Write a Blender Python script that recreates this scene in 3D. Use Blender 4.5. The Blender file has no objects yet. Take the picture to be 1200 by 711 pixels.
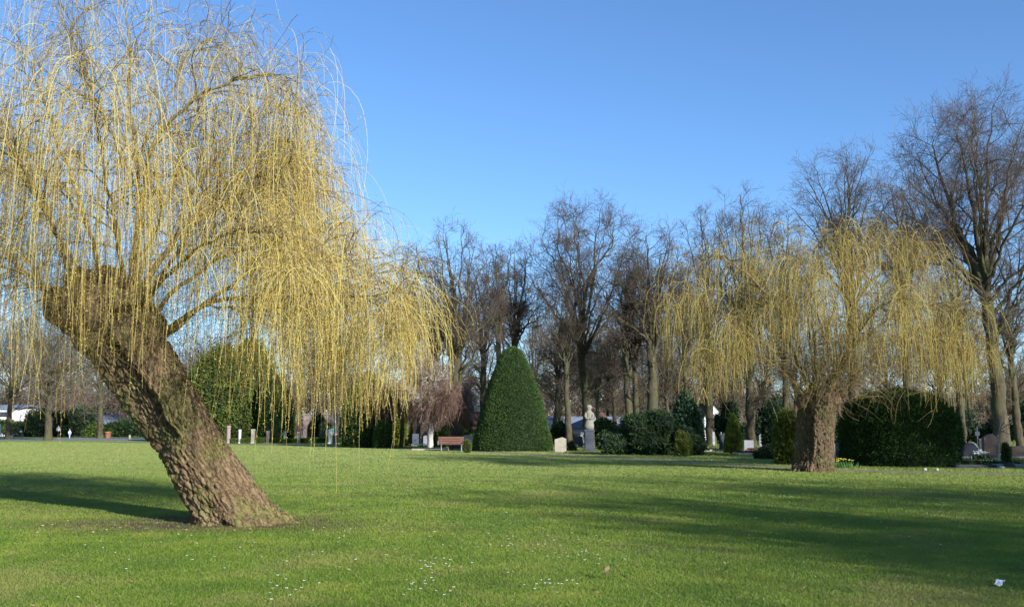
import bpy, bmesh, math
import numpy as np
from mathutils import Vector, noise

sc = bpy.context.scene
COL = sc.collection
R = math.radians

# ---------------------------------------------------------------- camera model (photo pixels 1200 x 711)
F, CX, CY = 1167.0, 600.0, 355.5
PITCH = math.atan(144.0 / F)
EYE = 1.6
cP, sP = math.cos(PITCH), math.sin(PITCH)

def ray(u, v):
    x = (u - CX) / F; y = (CY - v) / F
    return np.array([x, cP - y * sP, sP + y * cP])

def ground(u, v):
    d = ray(u, v); t = -EYE / d[2]
    return np.array([d[0] * t, d[1] * t, 0.0])

def at(u, v, Y):
    d = ray(u, v); t = Y / d[1]
    return np.array([d[0] * t, Y, EYE + d[2] * t])

def gx(u, Y):                       # x on the ground for a column of the photo at a distance
    return at(u, 499.5, Y)[0]

SUN_AZ = R(38.0)      # the sun stands behind the camera, this far to its right
SUN_EL = R(21.0)
S_TO = np.array([math.sin(SUN_AZ) * math.cos(SUN_EL), -math.cos(SUN_AZ) * math.cos(SUN_EL), math.sin(SUN_EL)])

# ---------------------------------------------------------------- objects
def tag(o, label=None, cat=None, group=None, kind=None):
    if label: o['label'] = label
    if cat: o['category'] = cat
    if group: o['group'] = group
    if kind: o['kind'] = kind
    return o

def thing(name, label, cat, loc=(0, 0, 0), rotz=0.0, group=None):
    o = bpy.data.objects.new(name, None)
    o.empty_display_size = 0.2
    COL.objects.link(o)
    o.location = loc; o.rotation_euler = (0, 0, rotz)
    return tag(o, label, cat, group)

def mk(name, parts, mats, parent=None, smooth=True, loc=None):
    """parts: list of (verts, faces, material slot); faces is an int array (m,k)"""
    if not isinstance(mats, (list, tuple)): mats = [mats]
    Vs, loops, starts, totals, mi = [], [], [], [], []
    off = 0; lo = 0
    for p in parts:
        V, Fa = p[0], np.asarray(p[1]); slot = p[2] if len(p) > 2 else 0
        if len(Fa) == 0: continue
        Vs.append(np.asarray(V, dtype=np.float32).reshape(-1, 3))
        m, k = Fa.shape
        loops.append((Fa + off).astype(np.int32).ravel())
        starts.append(lo + np.arange(m, dtype=np.int32) * k)
        totals.append(np.full(m, k, np.int32)); mi.append(np.full(m, slot, np.int32))
        off += len(Vs[-1]); lo += m * k
    V = np.concatenate(Vs); L = np.concatenate(loops); S = np.concatenate(starts); M = np.concatenate(mi)
    me = bpy.data.meshes.new(name)
    me.vertices.add(len(V)); me.vertices.foreach_set('co', V.ravel())
    me.loops.add(len(L)); me.loops.foreach_set('vertex_index', L)
    me.polygons.add(len(S)); me.polygons.foreach_set('loop_start', S)
    try: me.polygons.foreach_set('loop_total', np.concatenate(totals))
    except Exception: pass
    me.polygons.foreach_set('material_index', M)
    me.polygons.foreach_set('use_smooth', np.full(len(S), smooth, dtype=bool))
    for m_ in mats: me.materials.append(m_)
    me.update(calc_edges=True); me.validate()
    o = bpy.data.objects.new(name, me)
    COL.objects.link(o)
    if parent is not None: o.parent = parent
    if loc is not None: o.location = loc
    return o

def bmobj(name, bm, mat, parent=None, smooth=False, loc=None):
    me = bpy.data.meshes.new(name)
    bmesh.ops.recalc_face_normals(bm, faces=bm.faces)
    bm.to_mesh(me); bm.free()
    for p in me.polygons: p.use_smooth = smooth
    me.materials.append(mat)
    o = bpy.data.objects.new(name, me); COL.objects.link(o)
    if parent is not None: o.parent = parent
    if loc is not None: o.location = loc
    return o

def add_box(bm, c, s, bevel=0.0, rotz=0.0, taper=1.0):
    b2 = bmesh.new()
    bmesh.ops.create_cube(b2, size=1.0)
    for v in b2.verts:
        k = taper if v.co.z > 0 else 1.0
        v.co = Vector((v.co.x * s[0] * k, v.co.y * s[1] * k, v.co.z * s[2]))
    if bevel > 0:
        bmesh.ops.bevel(b2, geom=list(b2.edges), offset=bevel, segments=2, affect='EDGES', profile=0.6)
    c_, s_ = math.cos(rotz), math.sin(rotz)
    for v in b2.verts:
        x, y = v.co.x, v.co.y
        v.co = Vector((x * c_ - y * s_ + c[0], x * s_ + y * c_ + c[1], v.co.z + c[2]))
    tmp = bpy.data.meshes.new('tmp'); b2.to_mesh(tmp); b2.free()
    bm.from_mesh(tmp); bpy.data.meshes.remove(tmp)

def add_prism(bm, outline, y0, y1, bevel=0.0):
    """outline in x,z extruded along y"""
    b2 = bmesh.new()
    vs = [b2.verts.new((x, y0, z)) for x, z in outline]
    f = b2.faces.new(vs)
    r = bmesh.ops.extrude_face_region(b2, geom=[f])
    for e in r['geom']:
        if isinstance(e, bmesh.types.BMVert): e.co.y = y1
    bmesh.ops.recalc_face_normals(b2, faces=b2.faces)
    if bevel > 0:
        bmesh.ops.bevel(b2, geom=list(b2.edges), offset=bevel, segments=2, affect='EDGES', profile=0.6)
    tmp = bpy.data.meshes.new('tmp'); b2.to_mesh(tmp); b2.free()
    bm.from_mesh(tmp); bpy.data.meshes.remove(tmp)

def add_lathe(bm, prof, c=(0, 0, 0), n=20, sx=1.0, sy=1.0, jit=0.0, seed=0):
    rr = np.random.default_rng(seed)
    rings = []
    for r, z in prof:
        rings.append([bm.verts.new((c[0] + sx * r * math.cos(2 * math.pi * k / n) * (1 + jit * rr.normal()),
                                    c[1] + sy * r * math.sin(2 * math.pi * k / n) * (1 + jit * rr.normal()), c[2] + z)) for k in range(n)])
    for a, b in zip(rings[:-1], rings[1:]):
        for k in range(n):
            bm.faces.new((a[k], a[(k + 1) % n], b[(k + 1) % n], b[k]))
    bm.faces.new(rings[0][::-1]); bm.faces.new(rings[-1])

def nrm(a):
    return a / np.maximum(np.linalg.norm(a, axis=-1, keepdims=True), 1e-9)

def tubes(P, Rd, S=4):
    P = np.asarray(P, float); N, K, _ = P.shape
    T = nrm(np.gradient(P, axis=1))
    chord = nrm(P[:, -1] - P[:, 0])
    ax = np.argmin(np.abs(chord), axis=1)
    ref = np.zeros((N, 3)); ref[np.arange(N), ax] = 1
    A = nrm(np.cross(T, ref[:, None, :])); B = np.cross(T, A)
    th = np.arange(S) * 2 * math.pi / S
    V = P[:, :, None, :] + Rd[:, :, None, None] * (np.cos(th)[None, None, :, None] * A[:, :, None, :] + np.sin(th)[None, None, :, None] * B[:, :, None, :])
    V = V.reshape(-1, 3)
    n, k, s = np.meshgrid(np.arange(N), np.arange(K - 1), np.arange(S), indexing='ij')
    b = n * K * S + k * S
    Q = np.stack([b + s, b + (s + 1) % S, b + S + (s + 1) % S, b + S + s], -1).reshape(-1, 4)
    return V, Q

def tube1(pts, rad, S=8):
    return tubes(np.asarray(pts, float)[None], np.asarray(rad, float)[None], S)

def leaves(pos, d, L, W, rng):
    n = len(pos); d = nrm(d)
    s = nrm(np.cross(d, rng.normal(size=(n, 3))))
    L = np.broadcast_to(L, (n,))[:, None]; W = np.broadcast_to(W, (n,))[:, None]
    V = np.stack([pos, pos + d * L * .45 + s * W * .5, pos + d * L, pos + d * L * .45 - s * W * .5], 1).reshape(-1, 3)
    return V, np.arange(n * 4).reshape(-1, 4)

def grow(P0, D0, L, K, grav, wig, rng):
    """polylines; grav bends each towards +-z, wig wanders"""
    N = len(P0); P = np.zeros((N, K, 3)); P[:, 0] = P0; d = nrm(np.array(D0, float))
    st = (np.broadcast_to(L, (N,)) / (K - 1))[:, None]
    g = np.broadcast_to(grav, (N,))[:, None] * np.array([0, 0, 1.0])
    w = rng.normal(size=(N, 3)) * wig
    for i in range(1, K):
        w = .6 * w + rng.normal(size=(N, 3)) * wig * .8
        d = nrm(d + g * st + w)
        P[:, i] = P[:, i - 1] + d * st
    return P

def sample(P, Rd, idx, t):
    K = P.shape[1]; f = t * (K - 1); i = np.clip(f.astype(int), 0, K - 2); w = (f - i)[:, None]
    p = P[idx, i] * (1 - w) + P[idx, i + 1] * w
    T = nrm(P[idx, i + 1] - P[idx, i])
    r = Rd[idx, i] * (1 - w[:, 0]) + Rd[idx, i + 1] * w[:, 0]
    return p, T, r

def spawn(P, Rd, n, t0, t1, a0, a1, up, rng):
    N = len(P); idx = np.repeat(np.arange(N), n)
    t = t0 + (t1 - t0) * ((np.tile(np.arange(n), N) + rng.random(N * n)) / n)
    p, T, r = sample(P, Rd, idx, t)
    perp = nrm(np.cross(T, rng.normal(size=(len(idx), 3))))
    a = R(1) * (a0 + (a1 - a0) * rng.random(len(idx)))[:, None]
    D = np.cos(a) * T + np.sin(a) * perp
    D[:, 2] += up
    return p, nrm(D), r, t, idx

def taper(r0, r1, K, pw=1.0):
    s = np.linspace(0, 1, K) ** pw
    return np.asarray(r0)[:, None] * (1 - s) + np.asarray(r1)[:, None] * s

def catmull(pts, n):
    pts = np.asarray(pts, float); m = len(pts)
    e = np.vstack([2 * pts[0] - pts[1], pts, 2 * pts[-1] - pts[-2]])
    out = []
    for s in np.linspace(0, m - 1, n):
        i = min(int(s), m - 2); t = s - i
        a, b, c, d = e[i], e[i + 1], e[i + 2], e[i + 3]
        out.append(.5 * (2 * b + (c - a) * t + (2 * a - 5 * b + 4 * c - d) * t * t + (3 * b - a - 3 * c + d) * t ** 3))
    return np.array(out)

# ---------------------------------------------------------------- materials
class NT:
    def __init__(self, name):
        self.m = bpy.data.materials.new(name); self.m.use_nodes = True
        self.t = self.m.node_tree; self.n = self.t.nodes; self.l = self.t.links
        self.b = self.n['Principled BSDF']
    def node(self, k, **kw):
        x = self.n.new(k)
        for a, b in kw.items(): setattr(x, a, b)
        return x
    def link(self, a, b): self.l.new(a, b)
    def noise(self, vec, scale, detail=4, rough=.55, dist=0):
        x = self.node('ShaderNodeTexNoise'); x.inputs['Scale'].default_value = scale
        x.inputs['Detail'].default_value = detail; x.inputs['Roughness'].default_value = rough
        x.inputs['Distortion'].default_value = dist
        if vec is not None: self.link(vec, x.inputs['Vector'])
        return x.outputs['Fac']
    def ramp(self, fac, stops):
        x = self.node('ShaderNodeValToRGB'); e = x.color_ramp.elements
        while len(e) < len(stops): e.new(.5)
        for el, (p, c) in zip(e, stops):
            el.position = p; el.color = (*c, 1) if len(c) == 3 else c
        self.link(fac, x.inputs['Fac']); return x.outputs['Color']
    def mix(self, fac, a, b, mode='MIX'):
        x = self.node('ShaderNodeMix', data_type='RGBA', blend_type=mode)
        for sock, val in ((0, fac), (6, a), (7, b)):
            if hasattr(val, 'is_linked'): self.link(val, x.inputs[sock])
            elif isinstance(val, (int, float)): x.inputs[sock].default_value = val
            else: x.inputs[sock].default_value = (*val, 1)
        return x.outputs[2]
    def math(self, op, a, b=0.0, clamp=False):
        x = self.node('ShaderNodeMath', operation=op, use_clamp=clamp)
        for i, val in enumerate((a, b)):
            if hasattr(val, 'is_linked'): self.link(val, x.inputs[i])
            else: x.inputs[i].default_value = val
        return x.outputs[0]
    def mrange(self, v, a, b, c=0.0, d=1.0, smooth=True):
        x = self.node('ShaderNodeMapRange'); x.interpolation_type = 'SMOOTHSTEP' if smooth else 'LINEAR'
        self.link(v, x.inputs[0])
        for i, k in enumerate((a, b, c, d)): x.inputs[i + 1].default_value = k
        return x.outputs[0]
    def objco(self, scale=(1, 1, 1)):
        c = self.node('ShaderNodeTexCoord'); m = self.node('ShaderNodeMapping')
        m.inputs['Scale'].default_value = scale
        self.link(c.outputs['Object'], m.inputs['Vector']); return m.outputs['Vector']
    def pos(self): return self.node('ShaderNodeNewGeometry').outputs['Position']
    def island(self): return self.node('ShaderNodeNewGeometry').outputs['Random Per Island']
    def bump(self, h, strength, dist):
        x = self.node('ShaderNodeBump'); x.inputs['Strength'].default_value = strength
        x.inputs['Distance'].default_value = dist; self.link(h, x.inputs['Height'])
        self.link(x.outputs['Normal'], self.b.inputs['Normal'])
    def col(self, c):
        if hasattr(c, 'is_linked'): self.link(c, self.b.inputs['Base Color'])
        else: self.b.inputs['Base Color'].default_value = (*c, 1)
    def rough(self, r, spec=.3):
        self.b.inputs['Roughness'].default_value = r
        self.b.inputs['Specular IOR Level'].default_value = spec
    def translucent(self, c, amount):
        """leaf: part of the light passes through"""
        out = self.n['Material Output']; tr = self.node('ShaderNodeBsdfTranslucent'); mx = self.node('ShaderNodeMixShader')
        if hasattr(c, 'is_linked'): self.link(c, tr.inputs['Color'])
        else: tr.inputs['Color'].default_value = (*c, 1)
        mx.inputs[0].default_value = amount
        self.link(self.b.outputs[0], mx.inputs[1]); self.link(tr.outputs[0], mx.inputs[2])
        self.link(mx.outputs[0], out.inputs['Surface'])

def m_plain(name, c, rough=.7, var=.25, scale=6, spec=.3, bump=0, metal=0):
    t = NT(name); v = t.objco()
    n = t.noise(v, scale, 6, .6)
    d = tuple(x * (1 - var) for x in c); l = tuple(min(1, x * (1 + var)) for x in c)
    t.col(t.ramp(n, [(.3, d), (.7, l)])); t.rough(rough, spec)
    if bump: t.bump(t.noise(v, scale * 5, 5), bump, .02)
    t.b.inputs['Metallic'].default_value = metal
    return t.m

def m_stone(name, c, dark=.5, scale=5, lichen=None):
    t = NT(name); v = t.objco()
    n = t.noise(v, scale, 8, .7)
    base = t.ramp(n, [(.25, tuple(x * dark for x in c)), (.5, c), (.8, tuple(min(1, x * 1.2) for x in c))])
    sp = t.noise(v, scale * 14, 3, .6)
    base = t.mix(t.mrange(sp, .52, .7, 0, .35), base, tuple(x * .45 for x in c))
    if lichen:
        base = t.mix(t.mrange(t.noise(v, scale * .7, 5, .7), .52, .66, 0, .7), base, lichen)
    t.col(base); t.rough(.85, .25); t.bump(t.noise(v, scale * 8, 6, .65), .4, .02)
    return t.m

def m_bark(name, c1, c2, moss=None, zs=.35, scale=9, bump=.6, dist=.03, mossamt=.5):
    t = NT(name); v = t.objco((1, 1, zs))
    n = t.noise(v, scale, 8, .65, .4)
    base = t.ramp(n, [(.3, c1), (.5, tuple((a + b) / 2 for a, b in zip(c1, c2))), (.7, c2)])
    if moss:
        base = t.mix(t.mrange(t.noise(t.objco((1, 1, .6)), scale * .16, 5, .6), .45, .62, 0, mossamt), base, moss)
    t.col(base); t.rough(.9, .15); t.bump(t.noise(v, scale * 2.2, 7, .7, .5), bump, dist)
    return t.m

def m_willow_bark(name, c1, c2, moss, tilt, zs=.2):
    t = NT(name); c = t.node('ShaderNodeTexCoord'); r_ = t.node('ShaderNodeMapping'); r_.inputs['Rotation'].default_value = (0, tilt, 0)
    s_ = t.node('ShaderNodeMapping'); s_.inputs['Scale'].default_value = (1, 1, zs)
    t.link(c.outputs['Object'], r_.inputs['Vector']); t.link(r_.outputs[0], s_.inputs['Vector'])
    nz = t.node('ShaderNodeTexNoise'); nz.inputs['Scale'].default_value = 5; nz.inputs['Detail'].default_value = 4; t.link(s_.outputs[0], nz.inputs['Vector'])
    wv = t.node('ShaderNodeVectorMath', operation='MULTIPLY_ADD'); t.link(nz.outputs['Color'], wv.inputs[0]); wv.inputs[1].default_value = (.3, .3, .3); t.link(s_.outputs[0], wv.inputs[2])
    vo = t.node('ShaderNodeTexVoronoi', feature='DISTANCE_TO_EDGE'); vo.inputs['Scale'].default_value = 11; t.link(wv.outputs[0], vo.inputs['Vector'])
    crack = t.mrange(vo.outputs['Distance'], -.03, .09)
    n = t.noise(s_.outputs[0], 22, 8, .7)
    base = t.ramp(n, [(.28, c1), (.5, tuple((a + b) / 2 for a, b in zip(c1, c2))), (.68, c2), (.8, tuple(x * 1.25 for x in c2))])
    base = t.mix(t.mrange(t.noise(c.outputs['Object'], 1.6, 5, .65), .46, .60, 0, .62), base, moss)
    base = t.mix(t.mrange(t.noise(c.outputs['Object'], 7, 5, .7), .60, .68, 0, .5), base, (.31, .28, .2))
    base = t.mix(t.math('ADD', t.math('MULTIPLY', crack, .6), .4), tuple(x * .7 for x in c1), base)
    t.col(base); t.rough(.92, .12)
    t.bump(t.math('ADD', t.math('MULTIPLY', crack, .6), t.math('MULTIPLY', t.noise(s_.outputs[0], 34, 6, .7), .8)), .85, .04)
    return t.m

def m_twig(name, stops):
    t = NT(name); t.col(t.ramp(t.island(), stops)); t.rough(.75, .2); return t.m

def m_leaf(name, stops, trans=.25, rough=.55, spec=.35, clump=None):
    t = NT(name); c = t.ramp(t.island(), stops)
    if clump:
        c = t.mix(t.mrange(t.noise(t.objco(), clump[0], 4), .42, .6, 0, clump[2]), c, clump[1])
    t.col(c); t.rough(rough + .08, spec * .5)
    if trans: t.translucent(c, trans)
    return t.m

M = {}
M['will_bark'] = m_willow_bark('willow_bark', (.06, .038, .02), (.33, .225, .115), (.19, .18, .05), R(37))
M['will_bark_far'] = m_willow_bark('willow_bark_dark', (.05, .033, .019), (.23, .155, .085), (.11, .105, .04), 0, .1)
M['will_limb'] = m_bark('willow_limb_bark', (.10, .07, .032), (.27, .195, .08), (.25, .20, .06), .6, 14, .5, .01, .6)
M['withe'] = m_twig('willow_shoots', [(0, (.11, .065, .03)), (.2, (.22, .135, .04)), (.5, (.50, .36, .09)), (.8, (.62, .48, .14)), (1, (.60, .51, .17))])
M['withe_far'] = m_twig('willow_shoots_olive', [(0, (.10, .065, .03)), (.3, (.28, .195, .06)), (.6, (.46, .345, .09)), (1, (.54, .44, .14))])
M['old_twig'] = m_twig('old_willow_twigs', [(0, (.09, .062, .036)), (.5, (.22, .155, .065)), (1, (.38, .28, .09))])
M['bud'] = m_leaf('willow_leaf_buds', [(0, (.40, .30, .05)), (.5, (.52, .42, .07)), (1, (.55, .48, .12))], .25)
M['bud_far'] = m_leaf('willow_leaf_buds_olive', [(0, (.26, .20, .04)), (.5, (.38, .31, .06)), (1, (.44, .37, .09))], .25)
M['lin_bark'] = m_bark('linden_bark', (.035, .028, .018), (.125, .10, .06), (.085, .092, .032), .3, 7, .8, .04, .6)
M['lin_twig'] = m_twig('linden_twigs', [(0, (.05, .036, .028)), (.5, (.105, .074, .056)), (1, (.18, .128, .096))])
M['rust_twig'] = m_twig('reddish_twigs', [(0, (.10, .06, .04)), (.5, (.19, .115, .08)), (1, (.27, .175, .125))])
M['far_twig'] = m_twig('far_twigs', [(0, (.11, .08, .05)), (.5, (.2, .145, .095)), (1, (.28, .205, .14))])
M['grey_twig'] = m_twig('grey_twigs', [(0, (.10, .085, .07)), (.5, (.19, .16, .13)), (1, (.27, .24, .2))])
M['birch'] = m_bark('birch_bark', (.2, .17, .12), (.72, .68, .58), None, 3.0, 6, .3, .01)
M['yew'] = m_leaf('yew_needles', [(0, (.028, .054, .012)), (.5, (.055, .098, .020)), (.9, (.088, .140, .03)), (1, (.14, .15, .05))], .15, .5, .4)
M['yew_shaded'] = m_leaf('shaded_yew_needles', [(0, (.015, .036, .009)), (.6, (.040, .082, .017)), (1, (.08, .135, .03))], .15, .55, .3)  # needle colour darkened for the shadow the broad yew stands in
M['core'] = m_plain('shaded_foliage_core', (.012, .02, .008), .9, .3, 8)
M['rhodo'] = m_leaf('rhododendron_leaves', [(0, (.018, .034, .012)), (.5, (.034, .062, .018)), (.9, (.065, .10, .028)), (1, (.11, .125, .04))], .1, .5, .4)
M['thuja'] = m_leaf('thuja_sprays', [(0, (.06, .085, .014)), (.5, (.135, .165, .028)), (1, (.22, .235, .05))], .25, .6, .3, (.8, (.06, .09, .02), .6))
M['thuja_gold'] = m_leaf('golden_thuja_sprays', [(0, (.10, .14, .02)), (.5, (.19, .24, .03)), (1, (.30, .32, .05))], .25)
M['cypress'] = m_leaf('blue_cypress_sprays', [(0, (.02, .045, .022)), (.5, (.042, .08, .04)), (1, (.08, .125, .06))], .15)
M['cyp_dark'] = m_leaf('dark_cypress_sprays', [(0, (.010, .022, .010)), (.5, (.02, .04, .016)), (1, (.04, .068, .024))], .1)
M['hedge'] = m_leaf('hedge_leaves', [(0, (.05, .08, .015)), (.5, (.09, .14, .025)), (1, (.15, .19, .04))], .2)
M['hedge_dark'] = m_leaf('evergreen_leaves', [(0, (.013, .028, .010)), (.5, (.028, .052, .016)), (1, (.055, .085, .026))], .12)
M['stone_beige'] = m_stone('beige_stone', (.36, .31, .22), .65, 4)
M['stone_white'] = m_stone('white_stone', (.54, .52, .47), .75, 3)
M['stone_grey'] = m_stone('grey_granite', (.26, .26, .26), .6, 6)
M['stone_pink'] = m_stone('pink_sandstone', (.30, .22, .18), .7, 3)
M['stone_dark'] = m_stone('dark_granite', (.055, .057, .065), .6, 6)
M['stone_blue'] = m_stone('bluish_granite', (.085, .10, .13), .6, 6)
M['stone_brown'] = m_stone('brown_stone', (.16, .11, .08), .6, 5)
M['stone_old'] = m_stone('weathered_stone', (.27, .24, .175), .5, 7, (.19, .18, .09))
M['black_stone'] = m_plain('polished_black_stone', (.02, .02, .022), .25, .2, 8, .5)
M['wood_red'] = m_plain('reddish_varnished_wood', (.135, .052, .03), .5, .35, 9, .4)
M['metal'] = m_plain('grey_metal', (.24, .26, .28), .5, .15, 10, .5)
M['render_white'] = m_plain('white_render', (.78, .76, .72), .85, .06, 1.5)
M['brick'] = m_plain('red_brown_brick', (.17, .085, .06), .9, .25, 3)
M['roof_grey'] = m_plain('grey_blue_roof', (.21, .24, .29), .7, .15, 2)
M['roof_red'] = m_plain('brown_red_roof_tiles', (.14, .07, .05), .8, .3, 4)
M['roof_dark'] = m_plain('dark_brown_roof', (.06, .045, .038), .8, .3, 4)
M['glass'] = m_plain('dark_window_glass', (.03, .035, .045), .12, .2, 2, .6)
M['skin'] = m_plain('skin', (.50, .30, .21), .6, .08, 10)
M['white_cloth'] = m_plain('white_cloth', (.78, .77, .76), .9, .06, 10)
M['blue_cloth'] = m_plain('pale_blue_cloth', (.40, .52, .68), .9, .1, 10)
M['dark_cloth'] = m_plain('black_cloth', (.02, .02, .024), .9, .2, 10)
M['hair'] = m_plain('dark_hair', (.03, .02, .014), .7, .3, 20)
M['rubber'] = m_plain('black_rubber', (.018, .018, .018), .7, .2, 20)
M['chrome'] = m_plain('bare_metal', (.55, .56, .58), .3, .1, 8, .5, 0, .8)
M['car_white'] = m_plain('white_car_paint', (.8, .8, .8), .25, .03, 1, .5)
M['terracotta'] = m_plain('terracotta', (.46, .19, .10), .85, .2, 6)
M['green_glaze'] = m_plain('green_glazed_plastic', (.05, .32, .12), .4, .15, 6, .5)
M['red_flower'] = m_leaf('red_petals', [(0, (.35, .02, .02)), (1, (.6, .06, .05))], .2)
M['white_flower'] = m_leaf('white_petals', [(0, (.7, .7, .64)), (1, (.85, .85, .8))], .2)
M['yellow_flower'] = m_leaf('yellow_petals', [(0, (.68, .55, .04)), (1, (.85, .72, .10))], .2)
M['daff_leaf'] = m_leaf('daffodil_leaves', [(0, (.05, .12, .03)), (1, (.10, .19, .05))], .2)
M['dead_leaf'] = m_leaf('dead_leaves', [(0, (.20, .12, .06)), (.5, (.33, .21, .11)), (1, (.48, .36, .2))], .2)
M['paper'] = m_plain('white_paper', (.82, .82, .82), .8, .04, 10)
M['lamp'] = m_plain('white_enamel', (.75, .75, .73), .4, .05, 8)

def lawn_colour(t):
    p = t.pos()
    big = t.noise(p, .11, 4, .55); mid = t.noise(p, .8, 5, .6); fine = t.noise(p, 9, 4, .7)
    c = t.ramp(mid, [(.28, (.085, .155, .011)), (.5, (.165, .245, .018)), (.68, (.285, .315, .04))])
    c = t.mix(t.mrange(big, .38, .62, 0, .55), c, (.21, .265, .036))
    pt = t.noise(p, .33, 5, .65, .6)
    c = t.mix(t.mrange(pt, .52, .66, 0, .6), c, (.30, .27, .075))
    c = t.mix(t.mrange(pt, .46, .34, 0, .5), c, (.07, .15, .014))
    c = t.mix(t.mrange(fine, .45, .7, 0, .35), c, (.22, .24, .055))
    c = t.mix(t.mrange(fine, .5, .3, 0, .35), c, (.06, .105, .012))
    sep = t.node('ShaderNodeSeparateXYZ'); t.link(p, sep.inputs[0])
    # paler further out: low sun thrown back by the grass, put into the colour
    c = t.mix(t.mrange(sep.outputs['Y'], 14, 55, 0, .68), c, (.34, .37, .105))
    # worn soil and litter round the leaning willow's foot and in small scars
    dx = t.math('DIVIDE', t.math('ADD', sep.outputs['X'], 5.2), 3.0); dy = t.math('DIVIDE', t.math('SUBTRACT', sep.outputs['Y'], 16.8), 1.5)
    r2 = t.math('ADD', t.math('MULTIPLY', dx, dx), t.math('MULTIPLY', dy, dy))
    worn = t.math('MULTIPLY', t.mrange(r2, 1.4, .1), t.mrange(t.noise(p, 3.2, 6, .7), .36, .56))
    scars = t.math('MULTIPLY', t.mrange(t.noise(p, .42, 3, .5), .55, .66, 0, 1), t.mrange(t.noise(p, 5.5, 5, .7), .46, .62))
    w = t.math('MAXIMUM', worn, t.math('MULTIPLY', scars, .7))
    soil = t.ramp(t.noise(p, 14, 5, .7), [(.3, (.075, .048, .026)), (.6, (.17, .115, .065)), (.8, (.28, .2, .12))])
    return t.mix(w, c, soil), p, sep, w

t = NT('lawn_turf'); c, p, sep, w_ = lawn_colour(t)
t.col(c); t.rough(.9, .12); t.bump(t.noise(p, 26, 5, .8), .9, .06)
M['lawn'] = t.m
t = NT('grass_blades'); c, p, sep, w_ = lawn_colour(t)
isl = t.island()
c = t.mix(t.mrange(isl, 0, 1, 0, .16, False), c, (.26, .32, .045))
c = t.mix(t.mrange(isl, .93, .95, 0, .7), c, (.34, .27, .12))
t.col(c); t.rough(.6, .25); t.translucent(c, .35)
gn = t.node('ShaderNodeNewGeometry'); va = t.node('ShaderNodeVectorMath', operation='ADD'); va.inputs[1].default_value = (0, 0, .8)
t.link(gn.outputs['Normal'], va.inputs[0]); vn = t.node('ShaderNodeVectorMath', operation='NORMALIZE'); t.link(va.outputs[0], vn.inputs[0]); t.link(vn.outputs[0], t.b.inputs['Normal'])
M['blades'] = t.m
t = NT('gravel_path'); p = t.pos()
t.col(t.ramp(t.noise(p, 3, 8, .75), [(.3, (.16, .13, .085)), (.55, (.25, .205, .14)), (.75, (.34, .29, .21))])); t.rough(.95, .1)
t.bump(t.noise(p, 40, 4, .8), .5, .02); M['gravel'] = t.m
t = NT('asphalt'); p = t.pos()
t.col(t.ramp(t.noise(p, 1.2, 6, .7), [(.3, (.16, .16, .165)), (.7, (.24, .24, .245))])); t.rough(.9, .2); M['asphalt'] = t.m
t = NT('leaf_litter_soil'); p = t.pos()
cc = t.ramp(t.noise(p, 2.2, 7, .75), [(.3, (.05, .035, .02)), (.5, (.105, .075, .042)), (.7, (.17, .12, .065))])
cc = t.mix(t.mrange(t.noise(p, .35, 4, .6), .45, .55, 0, .9), cc, (.085, .13, .025))
t.col(cc); t.rough(.95, .1); t.bump(t.noise(p, 18, 5, .8), .8, .05); M['litter'] = t.m

# ================================================================ ground
rng = np.random.default_rng(11)
def ground_sheet(name, xs, ys, z, mat, amp=0.0):
    X, Y = np.meshgrid(xs, ys, indexing='ij')
    Z = np.full_like(X, z)
    V = np.stack([X, Y, Z], -1).reshape(-1, 3); a, b = len(xs), len(ys)
    i, j = np.meshgrid(np.arange(a - 1), np.arange(b - 1), indexing='ij')
    k = i * b + j
    return mk(name, [(V, np.stack([k, k + b, k + b + 1, k + 1], -1).reshape(-1, 4))], mat)

def ribbon(name, centre, width, z, mat, wob=.12, n=160, seed=1):
    rr = np.random.default_rng(seed)
    c = catmull(centre, n); T = nrm(np.gradient(c, axis=0)); N_ = np.stack([-T[:, 1], T[:, 0], 0 * T[:, 0]], -1)
    w = np.broadcast_to(np.asarray(width, float) if np.ndim(width) == 0 else np.interp(np.linspace(0, 1, n), np.linspace(0, 1, len(width)), width), (n,))
    a = c + N_ * (w * .5 + wob * rr.normal(size=n))[:, None]; b = c - N_ * (w * .5 + wob * rr.normal(size=n))[:, None]
    V = np.stack([a, b], 1).reshape(-1, 3); V[:, 2] = z
    k = np.arange(n - 1) * 2
    return mk(name, [(V, np.stack([k, k + 1, k + 3, k + 2], -1))], mat, smooth=False)

def patch(name, cx, cy, rx, ry, z, mat, seed=0, n=60):
    rr = np.random.default_rng(seed)
    a = np.linspace(0, 2 * math.pi, n, endpoint=False)
    r = 1 + .12 * np.sin(3 * a + rr.random() * 6) + .08 * np.sin(5 * a + rr.random() * 6) + .04 * rr.normal(size=n)
    V = np.stack([cx + rx * r * np.cos(a), cy + ry * r * np.sin(a), np.full(n, z)], -1)
    V = np.vstack([V, [[cx, cy, z]]]); k = np.arange(n)
    return mk(name, [(V, np.stack([k, (k + 1) % n, np.full(n, n)], -1))], mat, smooth=False)

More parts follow.
